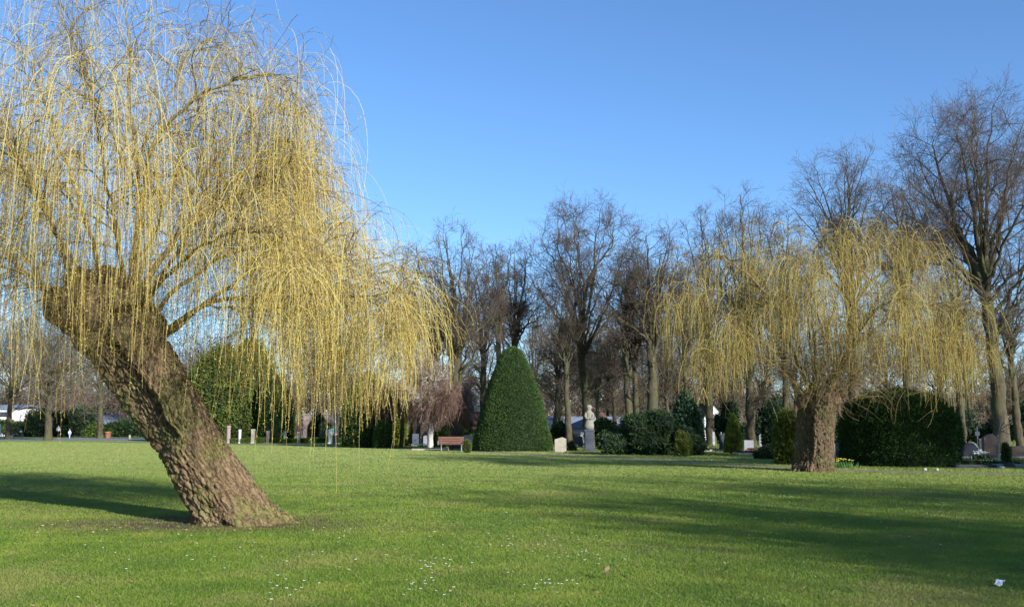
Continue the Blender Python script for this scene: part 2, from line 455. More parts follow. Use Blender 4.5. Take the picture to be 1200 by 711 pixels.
tag(ground_sheet('lawn', np.linspace(-900, 900, 40), np.linspace(-500, 1300, 40), 0.0, M['lawn']), 'wide mown lawn under the willows', 'lawn', kind='structure')
tag(ribbon('gravel_path', [ground(1500, 561), ground(1330, 558.5), ground(1200, 555.5), ground(1000, 551.5), ground(860, 544.5), ground(770, 539.5), ground(700, 535.5), ground(560, 529), ground(470, 525.6), ground(360, 522), ground(250, 519.4), ground(120, 517.2)], [1.3, 1.3, 1.4, 1.5, 1.6, 1.7, 1.9, 2.2, 2.6, 3], .008, M['gravel']), 'narrow gravel path curving behind the lawn', 'path', kind='structure')
tag(ribbon('road', [(-190, 112, 0), (-90, 126, 0), (-58, 128, 0), (-38, 126, 0), (-24, 132, 0)], [30, 26, 22, 17, 10], .012, M['asphalt'], .3), 'grey asphalt drive at the far side of the lawn', 'road', kind='structure')
for i, (u, v, rx, ry) in enumerate([(735, 531.5, 5.8, 3.2), (840, 526, 7, 9), (1010, 531, 6, 5), (1150, 537, 6.5, 5.5), (1060, 545, 2.8, 1.6), (480, 521.5, 6, 4.5), (325, 515.5, 10, 12), (900, 519, 14, 14), (620, 520.5, 9, 9), (1120, 524, 12, 9)]):
    g = ground(u, v)
    tag(patch('soil_bed', g[0], g[1], rx, ry, .004 + .0006 * i, M['litter'], 20 + i), 'dark leaf littered soil between the graves', 'soil', kind='structure')

# grass blades on the lawn
_pg = np.array([ground(u, v) for u, v in [(120, 517.2), (250, 519.4), (360, 522), (470, 525.6), (560, 529), (700, 535.5), (770, 539.5), (860, 544.5), (1000, 551.5), (1200, 555.5), (1330, 558.5)]])
PATHX, PATHY = _pg[:, 0], _pg[:, 1]; PATHW = np.array([6, 5, 3.4, 2.4, 1.9, 1.4, 1.2, .95, .85, .75, .75])
def blades(n, ymin, ymax, seed):
    r = np.random.default_rng(seed)
    # density falls with the distance
    Y = ymin * (ymax / ymin) ** (r.random(n))
    X = (r.random(n) * 2 - 1) * (Y * .56 + 2.2)
    d2 = ((X + 4.9) / 1.9) ** 2 + ((Y - 16.6) / .9) ** 2
    keep = r.random(n) < np.clip(d2 * 1.0 + .15, .15, 1)
    X, Y = X[keep], Y[keep]; n = len(X)
    s = Y / 10
    h = .020 * (0.5 + 1.0 * r.random(n)) * np.maximum(.9, s) ** .45; w = .0031 * (0.7 + .6 * r.random(n)) * np.maximum(.8, s) ** .95
    a = r.random(n) * 2 * math.pi; lean = r.normal(size=(n, 2)) * h[:, None] * .7
    onp = (Y > 31) & (np.abs(Y - np.interp(X, PATHX, PATHY)) < np.interp(X, PATHX, PATHW)); h = np.where(onp | (Y > 108), h * .12, h)
    P = np.stack([X, Y, np.zeros(n)], -1)
    sx = np.stack([np.cos(a) * w, np.sin(a) * w, np.zeros(n)], -1)
    mid = P + np.concatenate([lean * .4, (h * .6)[:, None]], 1)
    tip = P + np.concatenate([lean, h[:, None]], 1)
    V = np.stack([P - sx, P + sx, mid + sx * .8, mid - sx * .8, tip], 1).reshape(-1, 3)
    b = np.arange(n) * 5
    return (V, np.stack([b, b + 1, b + 2, b + 3], -1)), (V, np.stack([b + 3, b + 2, b + 4], -1))
ga, gb = blades(1150000, 6.5, 125, 3)
def blade_obj():
    V = ga[0]; n4 = ga[1]; n3 = gb[1]
    me = bpy.data.meshes.new('grass')
    me.vertices.add(len(V)); me.vertices.foreach_set('co', V.astype(np.float32).ravel())
    L = np.concatenate([n4.ravel(), n3.ravel()]).astype(np.int32)
    me.loops.add(len(L)); me.loops.foreach_set('vertex_index', L)
    st = np.concatenate([np.arange(len(n4)) * 4, len(n4) * 4 + np.arange(len(n3)) * 3]).astype(np.int32)
    me.polygons.add(len(st)); me.polygons.foreach_set('loop_start', st)
    me.materials.append(M['blades']); me.update(calc_edges=True)
    o = bpy.data.objects.new('grass', me); COL.objects.link(o); return o
tag(blade_obj(), 'short mown grass growing over the lawn', 'grass', kind='stuff')

# daisies and fallen leaves in the grass: scattered without number
r = np.random.default_rng(5)
cl = [(500, 691, 28, 6), (640, 642, 40, 6), (660, 655, 30, 5), (655, 690, 22, 6), (505, 665, 12, 5), (460, 575, 25, 3), (650, 560, 25, 3), (335, 690, 18, 6), (230, 640, 60, 12), (420, 640, 60, 14), (560, 650, 120, 25), (650, 600, 160, 20), (360, 575, 60, 10), (800, 620, 150, 20), (930, 585, 60, 6), (200, 660, 120, 25), (1000, 600, 120, 15)]
pts = []
for i, (u, v, su, sv) in enumerate(cl):
    for k in range(13 if i < 8 else 10):
        g = ground(u + su * r.normal(), min(709, max(545, v + sv * r.normal()))); pts.append(g)
pts = np.array(pts); parts = []
for k in range(8):
    a = k * math.pi / 4
    d = np.tile([math.cos(a), math.sin(a), .25], (len(pts), 1))
    parts.append(leaves(pts + [0, 0, .036], d, .015 * np.maximum(1, (pts[:, 1] / 14) ** .5), .009, r))
tag(mk('daisies', parts, M['white_flower'], smooth=False), 'small white daisies scattered in the grass', 'daisies', kind='stuff')
n = 260
Y = 7.5 * (34 / 7.5) ** r.random(n); X = (r.random(n) * 2 - 1) * Y * .54
lp = np.stack([X, Y, .016 + 0 * X], -1)
k2 = r.normal(size=(160, 2)) * [1.7, .7] + [-5.2, 16.2]
lp = np.vstack([lp, np.c_[k2, np.full(160, .02)]])
d = r.normal(size=(len(lp), 3)); d[:, 2] *= .25
tag(mk('dead_leaves', [leaves(lp, d, (.03 + .035 * r.random(len(lp))), .022, r)], M['dead_leaf'], smooth=False), 'dry fallen leaves lying about the lawn', 'leaves', kind='stuff')

# ================================================================ weeping willows
def bark_trunk(path, rads, n_len, n_ang, seed, amp, flare=0.0, ridge=(2.2, .55), hollow=None):
    """a tube along path with real fissures; returns verts, faces in local space"""
    c = catmull(path, n_len); s = np.linspace(0, 1, n_len)
    rad = np.interp(s, np.linspace(0, 1, len(rads)), rads)
    T = nrm(np.gradient(c, axis=0))
    ref = np.array([0.0, 1.0, 0.0]); A = nrm(np.cross(np.tile(ref, (n_len, 1)), T)); B = np.cross(T, A)
    length = np.concatenate([[0], np.cumsum(np.linalg.norm(np.diff(c, axis=0), axis=1))])
    axis = nrm(c[-1] - c[0]); e1 = nrm(np.cross(axis, [0, 1.0, 0])); e2 = np.cross(axis, e1)
    e_l = nrm(np.array([-1.0, 0, 0]) - axis * float(np.array([-1.0, 0, 0]) @ axis))
    V = np.zeros((n_len, n_ang, 3)); sd = Vector((seed * 3.1, seed * 1.7, seed * 2.3))
    for j in range(n_ang):
        a = 2 * math.pi * j / n_ang
        ca, sa = math.cos(a), math.sin(a)
        for i in range(n_len):
            p0 = c[i] + (A[i] * ca + B[i] * sa) * rad[i]
            al = float(p0 @ axis); pe = p0 - axis * al
            q = Vector((float(pe @ e1) * ridge[0], float(pe @ e2) * ridge[0], al * ridge[1])) + sd
            big = noise.noise(q * .28) * .12 + noise.noise(q * .6) * .08
            wv = noise.noise(q * .5 + Vector((9, 0, 0))) * .5
            rg = abs(noise.noise(Vector((q.x * 1.25 + wv, q.y * 1.25 + wv, q.z * 1.7 + wv))))
            rg2 = abs(noise.noise(Vector((q.x * 2.9 + wv, q.y * 2.9 + wv, q.z * 4.6)) + sd))
            fi = noise.noise(q * 7.5) * .22
            lobes = 0.0
            if flare:
                k = math.exp(-max(0, p0[2]) / .2)
                lobes = flare * k * (0.75 + .6 * math.sin(5 * a + seed) + .4 * math.sin(9 * a + 2 * seed))
            rr = rad[i] * (1 + big + lobes) + amp * (min(1, rg * 4) * .85 + min(1, rg2 * 3.6) * .7 + fi * 2.0 - .9)
            if hollow:
                dv = A[i] * ca + B[i] * sa; ph = math.degrees(math.atan2(float(dv @ e_l), -float(dv[1])))
                ss = lambda x, a_, b_: (lambda k_: k_ * k_ * (3 - 2 * k_))(min(1, max(0, (x - a_) / (b_ - a_))))
                w0, w1, l0, l1, dep = hollow; wob = 10 * noise.noise(Vector((al * 2.2, 3, 0)))
                rr -= dep * rad[i] * ss(ph, w0 + wob, w0 + 11 + wob) * (1 - ss(ph, w1 - 45, w1)) * ss(al, l0, l0 + .3) * (1 - ss(al, l1 - .5, l1))
            V[i, j] = c[i] + A[i] * ca * rr + B[i] * sa * rr
    V = V.reshape(-1, 3)
    i, j = np.meshgrid(np.arange(n_len - 1), np.arange(n_ang), indexing='ij')
    Q = np.stack([i * n_ang + j, i * n_ang + (j + 1) % n_ang, (i + 1) * n_ang + (j + 1) % n_ang, (i + 1) * n_ang + j], -1).reshape(-1, 4)
    V = np.vstack([V, c[-1:] + T[-1:] * rad[-1] * .3]); m = len(V) - 1; k = np.arange(n_ang) + (n_len - 1) * n_ang
    cap = np.stack([k, np.roll(k, -1), np.full(n_ang, m)], -1)
    return V, Q, cap

def trunk_obj(name, V, Q, cap, mat, parent, extra=()):
    """one mesh from the quads and the closing fan, plus further shapes"""
    tri = np.concatenate([cap, ])
    return mk(name, [(V, Q, 0), (V[cap.ravel()], np.arange(cap.size).reshape(-1, 3), 0)] + list(extra), mat, parent)

def knob(c, r, seed, n=18):
    th = np.linspace(.02, math.pi - .02, n); ph = np.linspace(0, 2 * math.pi, n * 2, endpoint=False)
    V = []
    for a in th:
        for b in ph:
            d = Vector((math.sin(a) * math.cos(b), math.sin(a) * math.sin(b), math.cos(a)))
            rr = r * (1 + .28 * noise.noise(d * 1.7 + Vector((seed, 0, 0))) - .22 * abs(noise.noise(d * 4.5 + Vector((0, seed, 0)))) + .07 * noise.noise(d * 11))
            V.append([c[0] + d.x * rr, c[1] + d.y * rr, c[2] + d.z * rr])
    m = n * 2
    i, j = np.meshgrid(np.arange(n - 1), np.arange(m), indexing='ij')
    Q = np.stack([i * m + j, (i + 1) * m + j, (i + 1) * m + (j + 1) % m, i * m + (j + 1) % m], -1).reshape(-1, 4)
    return np.array(V), Q

HOLLOW = {'L': (-8, 95, 1.55, 4.6, .42), 'R': (18, 110, .1, 4.0, .20)}
def willow(name, label, base, trunk_path, trunk_r, limbs, zmin_fn, rng, mats, n_sec, n_hang, hang_r, bud_step, budsize, knobs, thicket, flare, seed, hang_len=(1.2, 3.6), limb_hang=8, keep=None):
    base = np.asarray(base, float)
    root = thing(name, label, 'tree', base, group='weeping willows on the lawn')
    V, Q, cap = bark_trunk([np.asarray(p) - base for p in trunk_path], trunk_r, 260, 210, seed, .075, flare, ridge=(9, 1.8 if seed < 2 else 1.3), hollow=HOLLOW['L' if seed < 2 else 'R'])
    ex = [knob(np.asarray(c) - base, r_, seed + i * 1.3) for i, (c, r_) in enumerate(knobs)]
    trunk_obj('trunk', V, Q, cap, M[mats[0]], root, ex)
    # limbs
    LP, LR, parts = [], [], []
    K = 26
    for pts, r0, r1 in limbs:
        c = catmull([np.asarray(p) - base for p in pts], K)
        c[1:-1] += rng.normal(size=(K - 2, 3)) * .025
        LP.append(c); LR.append(np.linspace(1, 0, K) ** 1.5 * (r0 - r1 * .7) + r1 * .7)
    LP = np.array(LP); LR = np.array(LR)
    parts.append((*tubes(LP, LR, 8), 0))
    # secondary branches: arch up and out, then over
    p, D, r_, t_, ix = spawn(LP, LR, n_sec, .22, .98, 25, 75, .35, rng)
    n = len(p); L = (.45 + 1.05 * rng.random(n)) * (1.15 - .45 * t_)
    S1 = grow(p, D, L, 9, -.55, .10, rng); R1 = taper(np.minimum(r_ * .6, .022), np.full(n, .006), 9)
    # a few bare dark upright leaders
    parts.append((*tubes(S1, R1, 5), 0))
    p, D, r_, t_, ix = spawn(S1, R1, 4, .15, .98, 20, 80, .3, rng)
    n = len(p); S2 = grow(p, D, .3 + .8 * rng.random(n), 6, -.7, .14, rng); R2 = taper(np.minimum(r_ * .7, .010), np.full(n, .004), 6)
    parts.append((*tubes(S2, R2, 4), 0))
    mk('branchwork', parts, M[mats[1]], root)
    # hanging shoots
    cols = []
    def hang(Pp, Rp, cnt, t0, up, lmul=1.0):
        p, D, r_, t_, ix = spawn(Pp, Rp, cnt, t0, 1, 20, 95, up, rng)
        k_ = rng.random(len(p)) < keep(p + base) * np.where(rng.random(len(Pp)) < .3, .15, 1.2)[ix]
        p, D = p[k_], D[k_]
        zm = zmin_fn(p + base, rng)
        n = len(p)
        L = hang_len[0] + (hang_len[1] - hang_len[0]) * rng.random(n) ** 1.25
        L = L * np.interp(p[:, 2] + base[2], [4.5, 6.5, 9], [1, .85, .62])
        L = np.minimum(L * lmul, np.maximum((p[:, 2] + base[2] - zm) * 1.08, .25))
        return p, D, L
    sets = [hang(S1, R1, n_hang[0], .2, .1), hang(S2, R2, n_hang[1], .3, .0), hang(LP, LR, limb_hang, .35, .05)]
    p = np.concatenate([s[0] for s in sets]); D = np.concatenate([s[1] for s in sets]); L = np.concatenate([s[2] for s in sets])
    K = 15
    g = -(1.6 + 3.4 * rng.random(len(p)))
    H = grow(p, D, L, K, g, .06, rng)
    H[:, :, 2] = np.maximum(H[:, :, 2], -base[2] + .25)
    wid = hang_r * (.6 + .7 * rng.random(len(p)))
    RH = taper(wid, wid * .55, K)
    cp = [(*tubes(H, RH, 3), 0)]
    # leaf buds set along the shoots
    m = np.maximum(2, (L / bud_step)).astype(int); idx = np.repeat(np.arange(len(p)), m)
    tt = .12 + .88 * rng.random(len(idx))
    pp, T, rr, = sample(H, RH, idx, tt)
    d = T * .8 + rng.normal(size=pp.shape) * .55
    cp.append((*leaves(pp, d, budsize * (.6 + .8 * rng.random(len(pp))), budsize * .38, rng), 1))
    # brown thicket of old twigs about the head and limbs
    if thicket:
        c, rad, cnt = thicket
        q = np.asarray(c) - base + rng.normal(size=(cnt, 3)) * np.asarray(rad)
        dd = rng.normal(size=(cnt, 3)) + [0, 0, .2]
        Tw = grow(q, dd, .35 + .9 * rng.random(cnt), 6, -.6, .2, rng)
        cp.append((*tubes(Tw, taper(np.full(cnt, hang_r * .8), np.full(cnt, hang_r * .45), 6), 3), 2))
        p2, D2, r2, t2, i2 = spawn(LP, LR, 100, .05, .75, 30, 110, .2, rng)
        Tw = grow(p2, D2, .25 + .8 * rng.random(len(p2)), 6, -.5, .2, rng)
        cp.append((*tubes(Tw, taper(np.full(len(p2), hang_r * .8), np.full(len(p2), hang_r * .4), 6), 3), 2))
    mk('crown', cp, [M[mats[2]], M[mats[3]], M['old_twig']], root)
    print(name, 'shoots', len(H), 'buds', len(pp))
    return root

def keepL(P):
    u = P[:, 0] / P[:, 1] * F + CX; z = P[:, 2]
    k = np.interp(z, [2, 4, 6, 7.2, 8.4], [1.0, 1.0, .70, .50, .38])
    k = k * np.where(z < 5.2, np.interp(u, [-60, 60, 150, 260, 330], [.24, .22, .42, .68, .66]), 1.0)
    return k
def keepR(P):
    u = P[:, 0] / P[:, 1] * F + CX
    return np.interp(P[:, 2], [2, 6, 8.5], [.95, .75, .5]) * np.interp(u, [780, 900, 1000, 1080, 1150], [.95, .95, 1.0, 1.1, 1.15])
def px_path(lst, Y0):
    return [at(u, v, Y0 + dy) for u, v, dy in lst]

YL = 16.6
baseL = ground(283, 612)
YL = baseL[1]
tp = [at(312, 652, YL), at(283, 612, YL), at(243, 556, YL), at(219, 516, YL + .1), at(190, 470, YL + .22), at(160, 425, YL + .34), at(132, 385, YL + .42), at(118, 358, YL + .45)]
limbsL = [
    ([(150, 372, 0), (163, 280, .3), (160, 200, .3), (153, 120, .2), (150, 30, 0), (142, -30, 0)], .085, .015),
    ([(150, 372, 0), (200, 288, -.5), (262, 240, -.8), (310, 216, -1.0), (337, 200, -1.0)], .085, .04),
    ([(150, 372, 0), (165, 240, -.4), (182, 165, -.6), (235, 112, -.8), (285, 92, -1.0), (328, 86, -1.1), (350, 98, -1.2)], .075, .012),
    ([(180, 400, 0), (240, 358, -.8), (300, 352, -1.2), (370, 345, -1.5), (410, 345, -1.8), (445, 358, -2.0), (470, 388, -2.1)], .07, .010),
    ([(130, 372, 0), (100, 260, .2), (62, 150, .3), (40, 92, .3), (12, 30, .4)], .07, .012),
    ([(95, 368, 0), (45, 332, .2), (0, 300, .3), (-60, 282, .5), (-110, 300, .6)], .06, .012),
    ([(105, 362, 0), (55, 255, -.5), (5, 160, -1), (-60, 95, -1.2), (-120, 80, -1.3)], .075, .012),
    ([(165, 360, 0), (225, 268, 1.0), (280, 205, 1.6), (330, 168, 2.0), (358, 180, 2.1)], .065, .012),
    ([(170, 372, 0), (255, 305, 1.2), (325, 282, 1.8), (380, 272, 2.2), (412, 296, 2.4)], .06, .012),
    ([(150, 362, 0), (190, 250, 1.5), (228, 150, 2.5), (250, 62, 3.0)], .065, .012),
    ([(148, 372, 0), (140, 290, -1.2), (122, 205, -2.2), (110, 125, -2.8), (100, 90, -3)], .07, .012),
    ([(112, 362, 0), (72, 280, 1.5), (32, 200, 2.5), (0, 140, 3.0)], .06, .012),
    ([(190, 395, 0), (290, 322, -.2), (385, 300, 0), (440, 328, .2), (468, 395, .2)], .06, .010),
    ([(150, 372, 0), (220, 302, -1.6), (280, 270, -2.5), (330, 280, -3.0), (352, 330, -3.1)], .065, .010),
    ([(100, 366, 0), (60, 342, -1.0), (10, 312, -1.5), (-45, 312, -2.0)], .055, .010),
    ([(155, 205, .3), (115, 120, .2), (85, 45, .1), (78, -20, .1)], .035, .010),
    ([(200, 288, -.5), (222, 230, .2), (262, 180, .4), (320, 130, .5), (350, 128, .5)], .035, .010),
    ([(262, 240, -.8), (305, 205, -.4), (345, 188, 0), (368, 208, .1)], .03, .010),
    ([(182, 165, -.6), (200, 110, .4), (235, 50, .6), (262, 60, .6)], .028, .008),
    ([(100, 260, .2), (60, 210, .9), (20, 170, 1.1), (-30, 160, 1.2)], .03, .010),
    ([(300, 352, -1.2), (360, 330, -.4), (410, 352, .2), (445, 372, .3), (462, 400, .3)], .03, .010),
    ([(240, 358, -.8), (300, 362, .6), (360, 372, 1.2), (400, 392, 1.4)], .03, .010),
]
limbsL = [(px_path(a, YL + .4), b * .72, c * .9) for a, b, c in limbsL]
def zminL(P, rng):
    u = P[:, 0] / P[:, 1] * F + CX
    lo = np.interp(u, [-100, 60, 120, 200, 260, 300, 350, 440, 500, 540], [1.0, 1.2, 1.5, 2.3, 2.0, 1.75, 1.5, 1.55, 1.9, 2.3])
    hi = lo + np.interp(u, [-100, 100, 250, 540], [1.8, 2.2, 1.4, 1.4])
    z = lo + (hi - lo) * rng.random(len(u)) ** .7
    return np.where(rng.random(len(u)) < .035, z - .9, z)
kn = [(at(118, 372, YL + .38), .60), (at(82, 362, YL + .4), .42), (at(160, 385, YL + .3), .48), (at(140, 352, YL + .1), .36), (at(66, 352, YL + .35), .25), (at(98, 338, YL + .4), .36), (at(128, 330, YL + .35), .30), (at(155, 345, YL + .4), .30)]
willow('weeping_willow', 'large weeping willow with a thick leaning trunk and yellow hanging shoots', (baseL[0], baseL[1], 0), tp,
       [.55, .53, .50, .50, .53, .56, .55, .42], limbsL, zminL, np.random.default_rng(21), ('will_bark', 'will_limb', 'withe', 'bud'),
       24, (13, 5), .0033, .08, .030, kn, (at(130, 362, YL + .3), (.8, .6, .5), 2400), .24, 1.0, (.7, 4.4), 34, keepL)

bR = ground(953, 552); YR = bR[1]
tpR = [at(953, 556, YR), at(953, 550, YR), at(955, 520, YR), at(957, 492, YR), at(958, 470, YR), at(958, 458, YR)]
limbsR = [
    ([(952, 470, 0), (925, 400, -.3), (905, 352, -.5), (870, 318, -.8), (840, 302, -1), (812, 318, -1.2), (798, 360, -1.3)], .075, .016),
    ([(955, 470, 0), (950, 400, .5), (940, 340, .8), (915, 288, 1), (890, 274, 1.2), (865, 290, 1.3)], .06, .014),
    ([(960, 470, 0), (968, 400, .2), (985, 330, .4), (1000, 280, .4), (1020, 262, .5)], .06, .012),
    ([(966, 470, 0), (1000, 410, -.4), (1045, 372, -.8), (1090, 358, -1), (1128, 366, -1.2), (1148, 400, -1.2)], .066, .016),
    ([(972, 478, 0), (992, 452, -.3), (1022, 420, -.8), (1062, 395, -1.2), (1098, 400, -1.4)], .062, .014),
    ([(962, 470, 0), (1010, 380, .8), (1050, 320, 1.4), (1085, 300, 1.8), (1110, 330, 2)], .055, .012),
    ([(948, 470, 0), (910, 430, -1), (870, 408, -1.6), (835, 412, -2), (820, 435, -2.1)], .052, .012),
    ([(950, 470, 0), (900, 410, 1.2), (850, 370, 2), (815, 350, 2.4), (790, 372, 2.6)], .052, .012),
    ([(956, 470, 0), (955, 400, -1.8), (948, 340, -2.8), (940, 300, -3.2)], .055, .012),
    ([(960, 470, 0), (1000, 400, -2), (1030, 360, -3), (1060, 350, -3.6)], .052, .012),
    ([(955, 470, 0), (930, 380, 2), (900, 320, 3.2), (880, 300, 3.8)], .052, .012),
    ([(960, 470, 0), (1000, 390, 2.2), (1060, 340, 3.4), (1100, 350, 4)], .052, .012),
    ([(905, 352, -.5), (890, 360, -1.4), (860, 380, -2), (840, 410, -2.2)], .03, .012),
    ([(985, 330, .4), (1020, 300, 1), (1060, 285, 1.5), (1085, 320, 1.6)], .03, .012),
    ([(968, 400, .2), (950, 330, -.8), (960, 285, -1.4), (985, 280, -1.6)], .035, .012),
    ([(1045, 372, -.8), (1080, 390, -.2), (1115, 395, .2), (1140, 420, .3)], .03, .012),
]
limbsR = [(px_path(a, YR), b, c) for a, b, c in limbsR]
def zminR(P, rng):
    u = P[:, 0] / P[:, 1] * F + CX
    lo = np.interp(u, [770, 820, 880, 930, 980, 1040, 1100, 1150], [2.5, 2.3, 2.7, 3.4, 3.3, 2.9, 1.9, 2.0])
    return lo + 1.6 * rng.random(len(u)) ** .8
knR = [(at(958, 468, YR), .58), (at(974, 468, YR - .1), .36), (at(944, 472, YR), .36), (at(985, 460, YR - .15), .24)]
willow('weeping_willow', 'smaller weeping willow with a short upright stout trunk, daffodils at its foot', (bR[0], bR[1], 0), tpR,
       [.71, .66, .63, .62, .65, .54], limbsR, zminR, np.random.default_rng(33), ('will_bark_far', 'will_limb', 'withe_far', 'bud_far'),
       26, (9, 3), .0066, .12, .05, knR, (at(965, 426, YR), (1.9, 1.6, .62), 2600), .16, 4.0, (.7, 3.6), 20, keepR)

# ================================================================ bare trees
def env_scale(p, D, L, c, rad):
    e = np.linalg.norm((p + D * L[:, None] - c) / rad, axis=1)
    return np.where(e > 1, L / e, L)

def tree_parts(H, W, fork, r0, rng, trunk=None, leaders=None, nlead=4, n2=7, n3=6, n4=4, n5=2, tw=.008, up=.12, spread=1.0, nlow=8):
    """trunk and crown shapes of a leafless broad-crowned tree, foot at the origin"""
    if trunk is None:
        b = rng.normal(size=2) * .02 * fork
        trunk = [(0, 0, -.1), (b[0], b[1], fork * .5), (b[0] * 2, b[1] * 2, fork)]
    K = 14
    tr = catmull(trunk, K); tr[1:-1, :2] += rng.normal(size=(K - 2, 2)) * r0 * .12
    s = np.linspace(0, 1, K); rad = r0 * (1.0 - .38 * s + .22 * np.exp(-s * 16)) * (1 + .04 * rng.normal(size=K))
    top = tr[-1]
    leaders = list(leaders) if leaders is not None else []
    own = len(leaders); cc = np.array([top[0], top[1], fork + (H - fork) * .30]); nd = max(nlead * 4 + 2 - own, 9); a0 = rng.random() * 6.28
    for i in range(nd):
        pol = R(6 + 92 * ((i + .5) / nd) ** .8 + 6 * rng.normal()); az = a0 + i * 2.39996 + .25 * rng.normal()
        e = cc + np.array([W * .47 * spread * math.sin(pol) * math.cos(az), W * .47 * spread * math.sin(pol) * math.sin(az), (H - cc[2]) * math.cos(pol) * (.95 + .07 * rng.random())])
        st = tr[-1 - int(rng.integers(0, 5))]
        d_ = e - st; mid1 = st + d_ * [.22, .22, .36] + rng.normal(size=3) * .15; mid2 = st + d_ * [.58, .58, .70] + rng.normal(size=3) * .22
        leaders.append([st, mid1, mid2, e])
    KL = 16
    LP = np.array([catmull(l, KL) for l in leaders]); LP[:, 1:-1] += rng.normal(size=(len(LP), KL - 2, 3)) * .06
    r1 = r0 * np.where(np.arange(len(LP)) < max(own, 3), .48, .36) * (.75 + .4 * rng.random(len(LP)))
    LR = taper(r1, np.full(len(LP), .018), KL, .62)
    fl = fork * .55; c = np.array([top[0], top[1], fl * .45 + H * 1.02 * .55]); er = np.array([W / 2, W / 2, max(H * 1.02 - c[2], c[2] - fl)])
    p, D, r_, t_, ix = spawn(LP, LR, n2, .26, .99, 32, 72, up, rng)
    p1, D1, r1_, t1_, i1 = spawn(tr[None], rad[None], nlow, .38, .85, 45, 85, .2, rng)
    p, D, r_, t_ = np.concatenate([p, p1]), np.concatenate([D, D1]), np.concatenate([r_, r1_ * .35]), np.concatenate([t_, .2 + .5 * t1_])
    L = (W * .24) * (.45 + .75 * rng.random(len(p))) * (1.25 - .6 * t_)
    L = np.maximum(env_scale(p, D, L, c, er), .4)
    B2 = grow(p, D, L, 10, .05, .075, rng); R2 = taper(np.minimum(r_ * .6, .085), np.full(len(p), .014), 10)
    p, D, r_, t_, ix = spawn(B2, R2, n3, .22, .98, 28, 62, up * .6, rng)
    L = np.maximum(env_scale(p, D, (W * .115 + .1) * (.45 + .8 * rng.random(len(p))), c, er * 1.04), .25)
    B3 = grow(p, D, L, 7, .03, .07, rng); R3 = taper(np.minimum(r_ * .6, .026), np.full(len(p), tw), 7)
    p, D, r_, t_, ix = spawn(B3, R3, n4, .25, .98, 25, 62, up * .4, rng)
    L = (W * .07 + .1) * (.4 + .9 * rng.random(len(p)))
    B4 = grow(p, D, L, 5, .02, .06, rng); R4 = taper(np.minimum(r_ * .7, tw * 1.6), np.full(len(p), tw * .7), 5)
    tp_ = [(*tubes(tr[None], rad[None], 14), 0), (*tubes(LP, LR, 9), 0)]
    cp = [(*tubes(B2, R2, 6), 0), (*tubes(B3, R3, 4), 0), (*tubes(B4, R4, 3), 1)]
    if n5:
        p, D, r_, t_, ix = spawn(B4, R4, n5, .3, 1, 22, 60, up * .2, rng)
        B5 = grow(p, D, (W * .036 + .08) * (.5 + .9 * rng.random(len(p))), 3, .0, .06, rng)
        cp.append((*tubes(B5, taper(np.full(len(p), tw * .8), np.full(len(p), tw * .55), 3), 3), 1))
    return tp_, cp

def bare_tree(label, base, parts, group='bare lindens around the burial ground', bark='lin_bark', twig='lin_twig', name='linden_tree', rotz=0):
    root = thing(name, label, 'tree', (base[0], base[1], 0), rotz, group)
    mk('trunk', parts[0], M[bark], root)
    mk('crown', parts[1], [M[bark], M[twig]], root)
    return root

def dup(root, loc, rotz, scale, label):
    r = root.copy(); COL.objects.link(r); r.location = loc; r.rotation_euler = (0, 0, rotz); r.scale = (scale[0], scale[0], scale[1]); r['label'] = label
    for ch in list(root.children):
        c = ch.copy(); COL.objects.link(c); c.parent = r
    return r

def rel(lst, Y, base):
    return [at(u, v, Y + dy) - base for u, v, dy in lst]

# the great tree at the edge of the photograph, limbs traced where they stand
Y = 61; b = np.array([gx(1177, Y), Y, 0])
tr = rel([(1177, 534, 0), (1171, 470, 0), (1163, 400, 0), (1155, 350, 0), (1153, 320, 0)], Y, b)
ld = [rel(x, Y, b) for x in (
    [(1153, 322, 0), (1156, 250, 0), (1158, 180, .2), (1164, 122, .4)],
    [(1156, 340, 0), (1172, 270, -.5), (1182, 200, -.9), (1200, 142, -1.2)],
    [(1150, 335, 0), (1128, 290, .4), (1098, 235, .7), (1072, 175, 1)],
    [(1148, 338, 0), (1112, 300, -.4), (1080, 268, -.7), (1056, 225, -1)],
    [(1150, 330, 0), (1120, 260, .2), (1098, 190, .4), (1092, 160, .5)],
    [(1152, 325, 0), (1140, 250, -.6), (1130, 190, -1.2), (1120, 152, -1.6)],
    [(1164, 398, 0), (1184, 365, -.3), (1206, 340, -.6), (1235, 280, -.8)],
    [(1152, 345, 0), (1122, 322, -.5), (1098, 300, -1), (1066, 262, -1.5)],
    [(1156, 330, 0), (1168, 270, 1.5), (1186, 215, 2.5), (1222, 160, 3.5)],
    [(1153, 322, 0), (1148, 230, 1.6), (1140, 160, 2.6), (1142, 136, 3.2)],
    [(1160, 375, 0), (1192, 330, .6), (1215, 260, 1.2), (1240, 200, 1.6)])]
bare_tree('tallest bare tree, leaning trunk behind the dark gravestones at the edge of the photo', b,
          tree_parts(20.0, 12.3, 9.8, .46, np.random.default_rng(41), tr, ld, n2=9, n3=7, n4=6, n5=2, tw=.0078))
